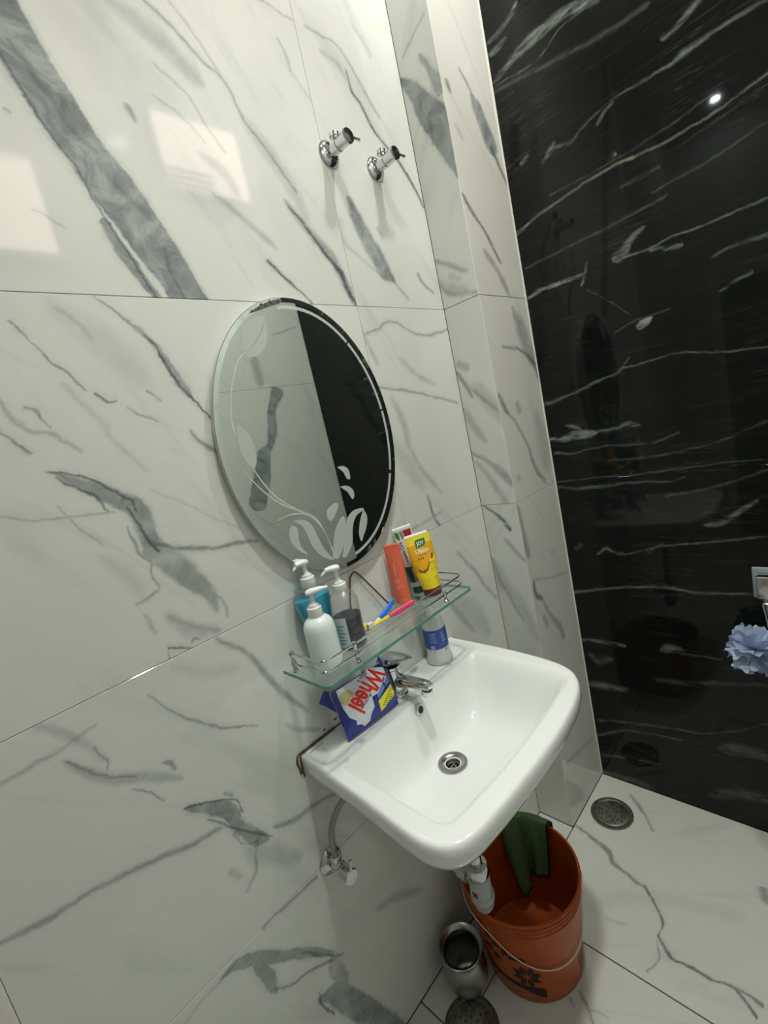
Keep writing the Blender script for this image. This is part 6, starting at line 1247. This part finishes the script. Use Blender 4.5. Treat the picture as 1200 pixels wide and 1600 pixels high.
# ------------------------------------------------------------------ toothbrushes and other small things on the shelf
def brush(name, a, b_, mats, label, head_up=True):
    a = Vector(a); b_ = Vector(b_); d_ = (b_ - a).normalized()
    o = empty(name, tuple(b_)); tag(o, label, 'toothbrush', None)
    s = Vector((-d_.y, d_.x, 0)).normalized(); up = Vector((0, 0, 1))
    def seg(t0, t1, prof, m_, nm):
        bm = bmesh.new(); L_ = (b_ - a).length; loops = []
        for i in range(9):
            t = t0 + (t1 - t0) * i / 8; w_, h_ = prof(t)
            c = a + d_ * L_ * t + s * .0015 * math.sin(t * 7)
            loops.append([tuple(c + s * w_ * math.cos(2 * PI * k / 14) + up * h_ * math.sin(2 * PI * k / 14)) for k in range(14)])
        bm_loops(bm, loops); return local(obj(nm, bm, m_), o)
    P = lambda t: (.0042 + .0040 * sstep(.35, .62, t) - .0012 * sstep(.62, .8, t) + .0014 * sstep(.8, .95, t) - .004 * sstep(.96, 1, t), .0036 + .0020 * sstep(.35, .6, t) - .003 * sstep(.96, 1, t))
    seg(.0, .42, P, mats[0], 'neck'); seg(.42, 1.0, P, mats[1], 'handle')
    P2 = lambda t: (P(t)[0] * .5, P(t)[1] + .0006)
    seg(.47, .97, P2, mats[2], 'grip')
    bm = bmesh.new()
    for i in range(3):
        c = a + d_ * (.004 + i * .006); bm_box(bm, -.0026, .0026, -.0045, .0045, .001, .011, M=T(*c) @ frame_from(up, s))
    local(obj('bristles', bm, WINK), o)
    return o
BLU = plain('blue_plastic', (.01, .16, .75), rough=.25); PNK = plain('pink_plastic', (.75, .04, .22), rough=.25)
brush('toothbrush', (-.562, -.082, ZS + .0065), (-.398, -.012, ZS + .0100), (WHITE_PL, BLU, plain('light_blue_plastic', (.10, .35, .85), rough=.3)), 'blue and white toothbrush lying on the glass shelf')
brush('toothbrush', (-.560, -.086, ZS + .0185), (-.386, -.074, ZS + .0095), (YEL, PNK, plain('orange_yellow_plastic', (.85, .42, .05), rough=.3)), 'pink and yellow toothbrush lying on the shelf nearest the rail')
bm = bmesh.new(); bm_lathe(bm, [(.0115, 0), (.012, .001), (.0115, .010), (.008, .0125), (.002, .013)], 24, T(-.537, -.043, ZS + .0004))
tag(obj('plastic_disc', bm, YEL), 'small round yellow plastic disc on the shelf behind the toothbrushes', 'disc')
bm = bmesh.new(); RUST = plain('rusty_wire', (.16, .09, .05), rough=.45, metal=.6, var=.5, bscale=200)
bm_tube(bm, round_path([(-.541, -.014, ZS + .0025), (-.533, -.008, 1.12), (-.513, -.005, 1.178), (-.497, -.005, 1.190), (-.484, -.006, 1.176), (-.425, -.011, 1.083), (-.413, -.014, ZS + .0028)], .012, 5), .0022, 8)
tag(obj('bent_wire', bm, RUST), 'brown bent wire hoop leaning on the wall at the back of the shelf', 'wire')

# ------------------------------------------------------------------ white bottle with the blue label on the ledge
bx, by, bz = -.307, -.046, ZR - .0043
bt = empty('cleaner_bottle', (bx, by, bz)); tag(bt, 'white bottle with a royal blue label standing on the washbasin ledge', 'bottle')
Mb = T(bx, by, bz + .0003)
bm = bmesh.new(); bm_lathe(bm, [(.030, 0), (.0355, .001), (.037, .006), (.036, .013), (.0335, .020), (.0322, .028), (.0318, .100), (.0310, .112), (.0270, .124), (.0190, .133), (.0125, .1365), (.0115, .139)], 40, Mb, cap1=True)
local(obj('bottle_body', bm, plain('milky_plastic', (.66, .68, .66), rough=.28, var=.03)), bt)
bm = bmesh.new(); bm_lathe(bm, [(.0125, .137), (.0125, .150), (.0105, .152), (.006, .1535), (.0055, .164), (.003, .166)], 24, Mb); local(obj('cap', bm, WHITE_PL), bt)
ROY = plain('royal_blue_label', (.03, .075, .36), rough=.35, var=.06)
bm = bmesh.new(); ga = []
for i in range(49):
    a = math.radians(110 + i * 4.2)
    ga.append([bm.verts.new(Mb @ Vector((.0324 * math.cos(a), .0324 * math.sin(a), z))) for z in (.046, .101)])
for a, b_ in zip(ga[:-1], ga[1:]): bm.faces.new((a[0], b_[0], b_[1], a[1]))
local(obj('blue_label', bm, ROY), bt)
PBL = plain('pale_blue_ink', (.32, .42, .72), rough=.5)
for k in range(5):
    for a0, a1 in ((192, 226), (250, 272)):
        a1 -= (k * 5) % 9
        local(poly_patch('print_line', [(math.radians(a0), .066 + k * .006), (math.radians(a1), .066 + k * .006), (math.radians(a1), .0682 + k * .006), (math.radians(a0), .0682 + k * .006)], cyl_f(Mb, .0324), PBL, None, .0003, .06), bt)
local(poly_patch('print_block', [(math.radians(190), .048), (math.radians(210), .048), (math.radians(210), .058), (math.radians(190), .058)], cyl_f(Mb, .0324), PBL, None, .0004, .06), bt)
local(poly_patch('print_mark', [(math.radians(204), .040), (math.radians(212), .040), (math.radians(212), .0415), (math.radians(204), .0415)], cyl_f(Mb, .0322), INK, None, .0004, .06), bt)
local(poly_patch('print_mark', [(math.radians(262), .038), (math.radians(268), .038), (math.radians(270), .044), (math.radians(265), .044)], cyl_f(Mb, .0324), INK, None, .0004, .06), bt)

# ------------------------------------------------------------------ soap packet leaning on the wall
pO = Vector((-.6728, -.0735, ZR + .0030)); e1 = Vector((.99804, -.06258, 0)); e2 = Vector((.02043, .32583, .94521)); en = Vector((-.05916, -.94336, .32647))
pk = empty('soap_packet', tuple(pO)); tag(pk, 'blue and white soap bar packet with red lettering leaning between wall and tap', 'packet')
def cs(u, v):
    """height of the packet's pillow above its middle plane"""
    a = max(0, min(1, (u + .004) / .158)); b2 = max(0, min(1, v / .113))
    return .0135 * (max(0, 4 * a * (1 - a)) ** .45) * (max(0, 4 * b2 * (1 - b2)) ** .5)
def pf(u, v, h):
    r = .0006 * noise.noise(Vector((u * 90, v * 90, 2)))
    return tuple(pO + e1 * u + e2 * v + en * (cs(u, v) + .012 * 0 + h + r))
def pb(u, v): return tuple(pO + e1 * u + e2 * v - en * (cs(u, v) * .6 + .0004))
BLP = plain('glossy_blue_film', (.003, .018, .24), rough=.22, var=.15, bscale=60, coat=.4)
WHP = plain('white_film_print', (.66, .68, .74), rough=.25, var=.05, coat=.4)
nu, nv = 44, 30
body_q = [(-.002, .0), (.152, .001), (.154, .106), (.004, .112)]
def quad(s, t):
    a = Vector(body_q[0]).lerp(Vector(body_q[1]), s); b2 = Vector(body_q[3]).lerp(Vector(body_q[2]), s); p = a.lerp(b2, t); return p.x, p.y
bm = bmesh.new()
F_ = [[bm.verts.new(pf(*quad(i / nu, j / nv), 0)) for j in range(nv + 1)] for i in range(nu + 1)]
B_ = [[bm.verts.new(pb(*quad(i / nu, j / nv))) for j in range(nv + 1)] for i in range(nu + 1)]
for i in range(nu):
    for j in range(nv):
        bm.faces.new((F_[i][j], F_[i + 1][j], F_[i + 1][j + 1], F_[i][j + 1])); bm.faces.new((B_[i][j], B_[i][j + 1], B_[i + 1][j + 1], B_[i + 1][j]))
for i in range(nu):
    bm.faces.new((F_[i][0], B_[i][0], B_[i + 1][0], F_[i + 1][0])); bm.faces.new((F_[i][nv], F_[i + 1][nv], B_[i + 1][nv], B_[i][nv]))
for j in range(nv):
    bm.faces.new((F_[0][j], F_[0][j + 1], B_[0][j + 1], B_[0][j])); bm.faces.new((F_[nu][j], B_[nu][j], B_[nu][j + 1], F_[nu][j + 1]))
local(obj('wrapper', bm, BLP), pk)
for P in ([(-.001, .066), (-.001, .112), (.004, .113), (-.010, .122), (-.031, .104), (-.020, .092)], [(.1525, .085), (.148, .110), (.140, .1085), (.154, .1225), (.1575, .110)]):
    bm = bmesh.new(); bm_slab(bm, P, .0012, lambda u, v, h: tuple(pO + e1 * u + e2 * v + en * (h + .0015 * math.sin(u * 900)))); local(obj('crimped_end', bm, BLP, smooth=False), pk)
SK = plain('sky_blue_print', (.14, .24, .58), rough=.25, coat=.4); YP = plain('yellow_film_print', (.80, .72, .02), rough=.25, coat=.4)
clampq = lambda P: [(min(.151, max(.002, a)), min(.108, max(.003, b2))) for a, b2 in P]
local(poly_patch('light_blue_print', clampq(PK['ray']), pf, SK, None, .0003, .004), pk)
local(poly_patch('white_print', clampq(PK['white']), pf, WHP, None, .0005, .004), pk)
local(poly_patch('yellow_print', clampq(PK['yellow']), pf, YP, None, .0005, .004), pk)
local(poly_patch('flower_print', PK['flower'], pf, plain('cream_print', (.52, .44, .22), rough=.3), None, .0008, .004), pk)
local(poly_patch('blue_badge', clampq(PK['newbox']), pf, NAVY, None, .0008, .004), pk)
REDI = plain('red_film_print', (.62, .02, .02), rough=.25, coat=.4)
local(text_on('lettering', 'Wheel', pf, *PK['Wheel'], WINK, None, .06, .0008), pk)
local(text_on('lettering', 'Wheel', pf, *PK['Wheel'], REDI, None, .035, .0012), pk)
local(text_on('lettering', '2in1', pf, *PK['2in1'], NAVY, None, .01, .0009), pk)
local(text_on('lettering', 'Active', pf, *PK['Active'], NAVY, None, .01, .0009), pk)
local(text_on('lettering', 'NEW', pf, *PK['NEW'], WINK, None, .01, .0012), pk)
rr = random.Random(3)
for row, (ax_, ay_, nn_) in enumerate(((.1450, .0455, 9), (.1400, .0325, 6))):
    for k in range(nn_):
        u = ax_ - k * .0046; v = ay_ - k * .0026; h_ = .0022 + rr.random() * .0016
        local(poly_patch('print_mark', [(u, v), (u - .0010, v - .0007), (u + .0020, v - h_ - .0028), (u + .0032, v - h_ - .0020)], pf, INK, None, .0009, .004), pk)
        local(poly_patch('print_mark', [(u - .001, v - .0005), (u - .0034, v - .0020), (u - .0028, v - .0028), (u - .0003, v - .0014)], pf, INK, None, .0009, .004), pk)
# ------------------------------------------------------------------ orange bucket
BX, BY, BH, R1, R0 = -.330, -.186, .279, .1610, .130
ORB, nt, b = new_mat('orange_bucket_plastic')
tc = N(nt, 'ShaderNodeTexCoord'); nz_ = noise_tex(nt, tc.outputs['Object'], 20, 4, .6)
nt.links.new(ramp(nt, nz_.outputs[0], [(.3, (.38, .062, .004)), (.7, (.46, .080, .006))]), b.inputs['Base Color'])
b.inputs['Roughness'].default_value = .34; b.inputs['Specular IOR Level'].default_value = .35
bk = empty('bucket', (BX, BY, 0)); tag(bk, 'round orange plastic bucket with a thin wire handle, standing under the washbasin', 'bucket')
def br(z): return R0 + (R1 - R0 - .004) * (z / BH)
Mk = T(BX, BY, 0)
bm = bmesh.new()
prof = [(.02, .006), (R0 - .006, .006), (R0 - .001, .001), (R0 + .001, .004)] + [(br(z), z) for z in (.03, .08, .13, .18, .225)]
for z in (.232, .244, .256):
    prof += [(br(z), z), (br(z) + .0032, z + .002), (br(z) + .0034, z + .005), (br(z), z + .007)]
prof += [(br(.270), .270), (R1 - .001, .2725), (R1, .2765), (R1 - .002, .279), (R1 - .0065, .278), (br(.26) - .0035, .262), (br(.1) - .003, .1), (R0 - .003, .012), (R0 - .012, .0085), (.02, .0085)]
bm_lathe(bm, prof, 64, Mk)
local(obj('bucket_body', bm, ORB, sharp=50), bk)
WIRE = plain('pale_wire', (.75, .66, .58), rough=.3, metal=.3)
pts = []
for a, z in ((128, .243), (148, .243), (164, .236), (180, .207), (198, .168), (218, .136), (238, .120), (256, .117), (272, .124), (286, .145), (298, .180), (306, .243)):
    r = br(z) + (.0095 if z > .22 else .0045); pts.append((BX + r * math.cos(math.radians(a)), BY + r * math.sin(math.radians(a)), z))
bm = bmesh.new(); bm_tube(bm, catmull(pts, 6), .0015, 8); local(obj('wire_handle', bm, WIRE), bk)
for a in (126, 308):
    bm = bmesh.new(); ca, sa = math.cos(math.radians(a)), math.sin(math.radians(a))
    bm_lathe(bm, [(.008, -.002), (.008, .005), (.004, .009)], 16, T(BX + br(.243) * ca, BY + br(.243) * sa, .2435) @ frame_from((ca, sa, 0))); local(obj('handle_lug', bm, ORB), bk)
def buf(u, v, h): a = math.radians(u); r = br(v) + h; return (BX + r * math.cos(a), BY + r * math.sin(a), v)
MAR = plain('dark_maroon_print', (.014, .004, .003), rough=.6, var=.2)
def bpatch(P, m=MAR, lift=.0008): return local(poly_patch('dark_print', P, buf, m, None, lift, 4.0) , bk)
def bpoly(P, m=MAR, nm='dark_print', lift=.0008):
    bm = bmesh.new(); n = len(P)//2
    A = [bm.verts.new(buf(u, v, lift)) for u, v in P[:n]]; B = [bm.verts.new(buf(u, v, lift)) for u, v in P[n:][::-1]]
    for i in range(n - 1): bm.faces.new((A[i], A[i + 1], B[i + 1], B[i]))
    return local(obj(nm, bm, m, smooth=False), bk)
def bstrip(c, hw):   # centre line of (angle, z) with half heights
    up_ = [(a, z + h) for (a, z), h in zip(c, hw)]; dn = [(a, z - h) for (a, z), h in zip(c, hw)][::-1]
    return bpoly(up_ + dn)
bstrip([(150 + i * 6, .062 - .0008 * i if i < 8 else .056 - .004 * (i - 8)) for i in range(13)], [.008] * 9 + [.010, .014, .016, .016])
cx_, cz_ = 205, .098                                            # burst of petals
for k in range(8):
    t = k * PI / 4 + .3; du, dv = math.cos(t) * 16, math.sin(t) * .038
    nu_, nv_ = -math.sin(t) * 3.6, math.cos(t) * .0085
    P = [(cx_ + du * .15, cz_ + dv * .15), (cx_ + du * .6 + nu_, cz_ + dv * .6 + nv_), (cx_ + du, cz_ + dv), (cx_ + du * .6 - nu_, cz_ + dv * .6 - nv_)]
    bm = bmesh.new(); bm.faces.new([bm.verts.new(buf(u, v, .0009)) for u, v in P]); local(obj('petal_print', bm, MAR, smooth=False), bk)
for k, (a, z, w_, h_) in enumerate(((160, .205, 4, .016), (170, .190, 3, .022), (178, .170, 5, .010), (187, .160, 3, .018), (195, .150, 5, .008), (204, .155, 3, .010), (166, .14, 5, .012), (176, .125, 4, .014))):
    bpoly([(a - w_, z + h_ * .6), (a, z + h_), (a + w_, z + h_ * .4), (a + w_, z - h_ * .4), (a, z - h_), (a - w_, z - h_ * .6)][:3] + [(a + w_, z - h_ * .5), (a, z - h_ * .2), (a - w_, z - h_)])
bpoly([(268, .078), (276, .082), (284, .075), (284, .035), (276, .028), (272, .024)], plain('faded_brown_print', (.12, .05, .03), rough=.5))
bpoly([(296, .20), (302, .19), (308, .18), (308, .10), (302, .11), (298, .13)])
SCR = plain('pale_scuff', (.70, .42, .32), rough=.5)
for a0, z0, a1, z1 in ((262, .180, 260, .140), (250, .165, 262, .172), (249, .160, 250, .125), (173, .245, 176, .215)):
    bm = bmesh.new(); bm_tube(bm, [buf(a0 + (a1 - a0) * t / 4, z0 + (z1 - z0) * t / 4, .0002) for t in range(5)], .0008, 5); local(obj('scuff', bm, SCR), bk)

# green towel folded over the far rim
TOW = plain('green_towel', (.075, .14, .045), rough=.95, var=.25, bscale=220, bump=.8)
TED = plain('black_towel_border', (.010, .012, .008), rough=.95, var=.2)
tw = empty('towel', (BX + .1, BY + .09, .28)); tag(tw, 'green towel with black border hung over the far rim of the orange bucket', 'towel')
def towel_pt(s, t, h=0.0):
    a = math.radians(-8 + 56 * s)       # angle round the rim
    fold = .0045 * math.sin(s * 13) + .0015 * math.sin(s * 31 + 1)
    top = .285
    Lin = .150 + .040 * s + .055 * sstep(.54, .60, s) - .05 * sstep(.75, 1, s)
    Ltot = .055 + .02 + Lin; d_ = t * Ltot
    if d_ < .055: r = R1 + .006 + fold * .6 + h; z = top - .055 + d_
    elif d_ < .075:
        q = (d_ - .055) / .020 * PI; r = (R1 - .0045) + .0105 * math.cos(q) + h * math.cos(q); z = top + .006 * math.sin(q) + h * math.sin(q)
    else:
        dd = d_ - .075; z = top - dd; r = R1 - .015 - dd * (.12 + .05 * math.sin(s * 9)) + fold * min(1, dd / .05) - h - .012 * (1 - math.exp(-dd * 20))
        a += math.radians(4 * math.sin(dd * 20)) * (s - .4)
    z += .007 * (1 - math.exp(-((s - .5) ** 2) * 8)) * 0
    return (BX + r * math.cos(a), BY + r * math.sin(a), z)
def sheet(name, s0, s1, t0, t1, m_, par, th=.0035, ns=26, nt_=44, f=towel_pt):
    bm = bmesh.new()
    A = [[bm.verts.new(f(s0 + (s1 - s0) * i / ns, t0 + (t1 - t0) * j / nt_, th / 2)) for j in range(nt_ + 1)] for i in range(ns + 1)]
    B = [[bm.verts.new(f(s0 + (s1 - s0) * i / ns, t0 + (t1 - t0) * j / nt_, -th / 2)) for j in range(nt_ + 1)] for i in range(ns + 1)]
    for i in range(ns):
        for j in range(nt_):
            bm.faces.new((A[i][j], A[i + 1][j], A[i + 1][j + 1], A[i][j + 1])); bm.faces.new((B[i][j], B[i][j + 1], B[i + 1][j + 1], B[i + 1][j]))
    for i in range(ns):
        bm.faces.new((A[i][0], B[i][0], B[i + 1][0], A[i + 1][0])); bm.faces.new((A[i][nt_], A[i + 1][nt_], B[i + 1][nt_], B[i][nt_]))
    for j in range(nt_):
        bm.faces.new((A[0][j], A[0][j + 1], B[0][j + 1], B[0][j])); bm.faces.new((A[ns][j], B[ns][j], B[ns][j + 1], A[ns][j + 1]))
    return local(obj(name, bm, m_), par)
sheet('cloth', .045, 1, 0, .96, TOW, tw)
sheet('side_border', 0, .045, 0, 1, TED, tw, .0045, 3, 44)
sheet('end_border', .045, 1, .96, 1, TED, tw, .0045, 26, 3)

# ------------------------------------------------------------------ small steel pot and floor drains
pt = empty('steel_pot', (-.509, -.083, 0)); tag(pt, 'small round stainless steel pot with an open mouth on the floor by the bucket', 'pot')
bm = bmesh.new()
bm_lathe(bm, [(.02, .001), (.036, .0015), (.044, .008), (.056, .034), (.0600, .060), (.0575, .090), (.051, .108), (.0485, .117), (.0505, .126), (.0585, .134), (.0600, .1355), (.0585, .1365), (.0480, .1300), (.0450, .118), (.0480, .108), (.0555, .089), (.058, .060), (.054, .035), (.0425, .0095), (.02, .004)], 48, T(-.509, -.083, 0) @ Matrix.Diagonal((1, 1, .94, 1)))
local(obj('pot_body', bm, STEEL, sharp=60), pt)
bm = bmesh.new(); bm_lathe(bm, [(.020, .003), (.020, .020), (.017, .024), (.006, .025)], 24, T(-.509, -.083, 0), cap0=False); local(obj('inner_cup', bm, STEEL), pt)

DIRT = plain('dirty_steel', (.27, .26, .23), rough=.42, metal=.9, var=.45, bscale=45, bump=.3)
RING = plain('dull_ring', (.14, .13, .11), rough=.5, metal=.7, var=.4, bscale=60)
def floor_drain(x, y, r, label, rot):
    o = empty('floor_drain', (x, y, 0)); tag(o, label, 'drain', None)
    bm = bmesh.new(); bm_lathe(bm, [(r, .0002), (r, .0022), (r * .97, .0030), (r * .84, .0030), (r * .80, .0012), (r * .79, .0002)], 48, T(x, y, 0), cap0=False, cap1=False); local(obj('outer_ring', bm, RING), o)
    bm = bmesh.new(); bm_lathe(bm, [(.0008, .0048), (r * .4, .0044), (r * .70, .0036), (r * .79, .0016)], 40, T(x, y, 0), cap1=False); local(obj('cover_plate', bm, DIRT), o)
    bm = bmesh.new()
    for rr_, n in ((.26, 6), (.47, 10), (.64, 12)):
        for k in range(n):
            a = 2 * PI * k / n + rot + rr_ * 3; q = rr_ * r
            z = .0048 - .0012 * (rr_ / .7) ** 1.6
            bm_lathe(bm, [(.0001, .0003), (.0026, .0003)], 10, T(x + q * math.cos(a), y + q * math.sin(a), z) @ Matrix.Diagonal((1.5, .8, 1, 1)), cap0=False, cap1=False)
    h = local(obj('drain_holes', bm, INK, smooth=False), o); h['kind'] = 'stuff'
    return o
floor_drain(.215, -.218, .070, 'round steel floor drain in the corner by the black wall', .2)
floor_drain(-.583, -.141, .070, 'round steel floor drain in front of the steel pot', .9)

# ------------------------------------------------------------------ hook and bath sponge on the black wall
hk = empty('wall_hook', (XK, -.70, .86)); tag(hk, 'square chrome wall hook with a hanging wire loop on the black marble', 'hook')
bm = bmesh.new(); bm_box(bm, XK - .009, XK - .0008, -.735, -.655, .812, .905, bevel=.004, seg=3); local(obj('back_plate', bm, plain('grey_plate', (.30, .35, .36), rough=.35)), hk)
bm = bmesh.new(); bm_box(bm, XK - .050, XK - .008, -.738, -.668, .826, .893, bevel=.005, seg=3); local(obj('hook_block', bm, CHROME), hk)
bm = bmesh.new(); bm_box(bm, XK - .046, XK - .012, -.72, -.680, .775, .826, bevel=.003); local(obj('lower_block', bm, STEEL), hk)
bm = bmesh.new(); bm_tube(bm, round_path([(XK - .052, -.715, .735), (XK - .052, -.735, .812), (XK - .052, -.678, .816), (XK - .052, -.690, .735), (XK - .052, -.703, .722)], .008, 5), .0026, 10)
local(obj('wire_loop', bm, CHROME), hk)
LOOF, nt, b = new_mat('pale_blue_netting')
tc = N(nt, 'ShaderNodeTexCoord'); nz_ = noise_tex(nt, tc.outputs['Object'], 260, 2, .5)
nt.links.new(ramp(nt, nz_.outputs[0], [(.35, (.36, .45, .66)), (.65, (.56, .66, .84))]), b.inputs['Base Color'])
b.inputs['Roughness'].default_value = .6
b.inputs['Alpha'].default_value = .88
bm = bmesh.new(); rr = random.Random(11); LC = Vector((XK - .066, -.652, .680))
for k in range(30):
    z_ = 1 - 2 * (k + .5) / 30; a = k * 2.39996
    d_ = Vector((math.sqrt(1 - z_ * z_) * math.cos(a), math.sqrt(1 - z_ * z_) * math.sin(a), z_))
    M = T(*(LC + d_ * .006)) @ frame_from(d_) @ Matrix.Rotation(rr.random() * 6.28, 4, 'Z')
    L_ = .050 + rr.random() * .018; wd = .026 + rr.random() * .010; ph = rr.random() * 6
    n1, n2 = 8, 14; g = []
    for i in range(n1 + 1):
        s = i / n1; row = []
        for j in range(n2 + 1):
            t = -1 + 2 * j / n2
            fl = s * s
            x = t * wd * (.25 + .75 * s); y = .010 * s * math.sin(t * 4 + ph) + .012 * fl * math.sin(t * 2 + ph * 2)
            zz = L_ * s * (1 - .12 * t * t) + .004 * s * math.sin(t * 9 + ph)
            row.append(bm.verts.new(M @ Vector((x, y, zz))))
        g.append(row)
    for i in range(n1):
        for j in range(n2): bm.faces.new((g[i][j], g[i + 1][j], g[i + 1][j + 1], g[i][j + 1]))
tag(obj('bath_sponge', bm, LOOF, sharp=0), 'pale blue ruffled net bath sponge hanging from the hook on the black wall', 'sponge')

# ------------------------------------------------------------------ prints, etchings and pump pieces belong to the part they sit on
def base(n): return n.split('.')[0]
RULES = {
    'tube_body': ('print_line', 'print_mark', 'lettering', 'red_print', 'green_print', 'grey_print', 'green_badge', 'yellow_print', 'brown_swirl', 'dark_green_band', 'crimp_mark'),
    'paper_label': ('print_line',), 'blue_label': ('print_line', 'print_block'), 'collar': ('stem', 'nozzle'), 'knob': ('lever',),
    'mirror_glass': ('etched_leaf', 'etched_stem', 'etched_band'), 'corner_strip': ('strip_dot',),
    'wrapper': ('lettering', 'print_mark', 'white_print', 'yellow_print', 'light_blue_print', 'flower_print', 'blue_badge'),
    'bucket_body': ('dark_print', 'petal_print', 'scuff'), 'drain_ring': ('drain_grate', 'drain_shaft'), 'overflow_ring': ('overflow_hole',),
    'cover_plate': ('drain_holes',), 'wire_handle': (), 'trap_body': ('red_label',), 'basin_bowl': ('rim_print',), 'door_panel': ('door_handle',)}
for root in [o for o in COL.objects if o.parent is None and o.type == 'EMPTY']:
    kids = list(root.children)
    for part in kids:
        for nm in RULES.get(base(part.name), ()):
            for c in kids:
                if base(c.name) == nm and c.parent == root:
                    c.parent = part; c.matrix_parent_inverse = Matrix.Identity(4)
GROUPS = {'angle_valve': 'chrome angle valves on the marble wall', 'downlight': 'recessed downlights in the ceiling', 'floor_drain': 'round steel floor drains', 'toothbrush': 'toothbrushes on the glass shelf'}
for o in COL.objects:
    if o.parent is None and base(o.name) in GROUPS: o['group'] = GROUPS[base(o.name)]
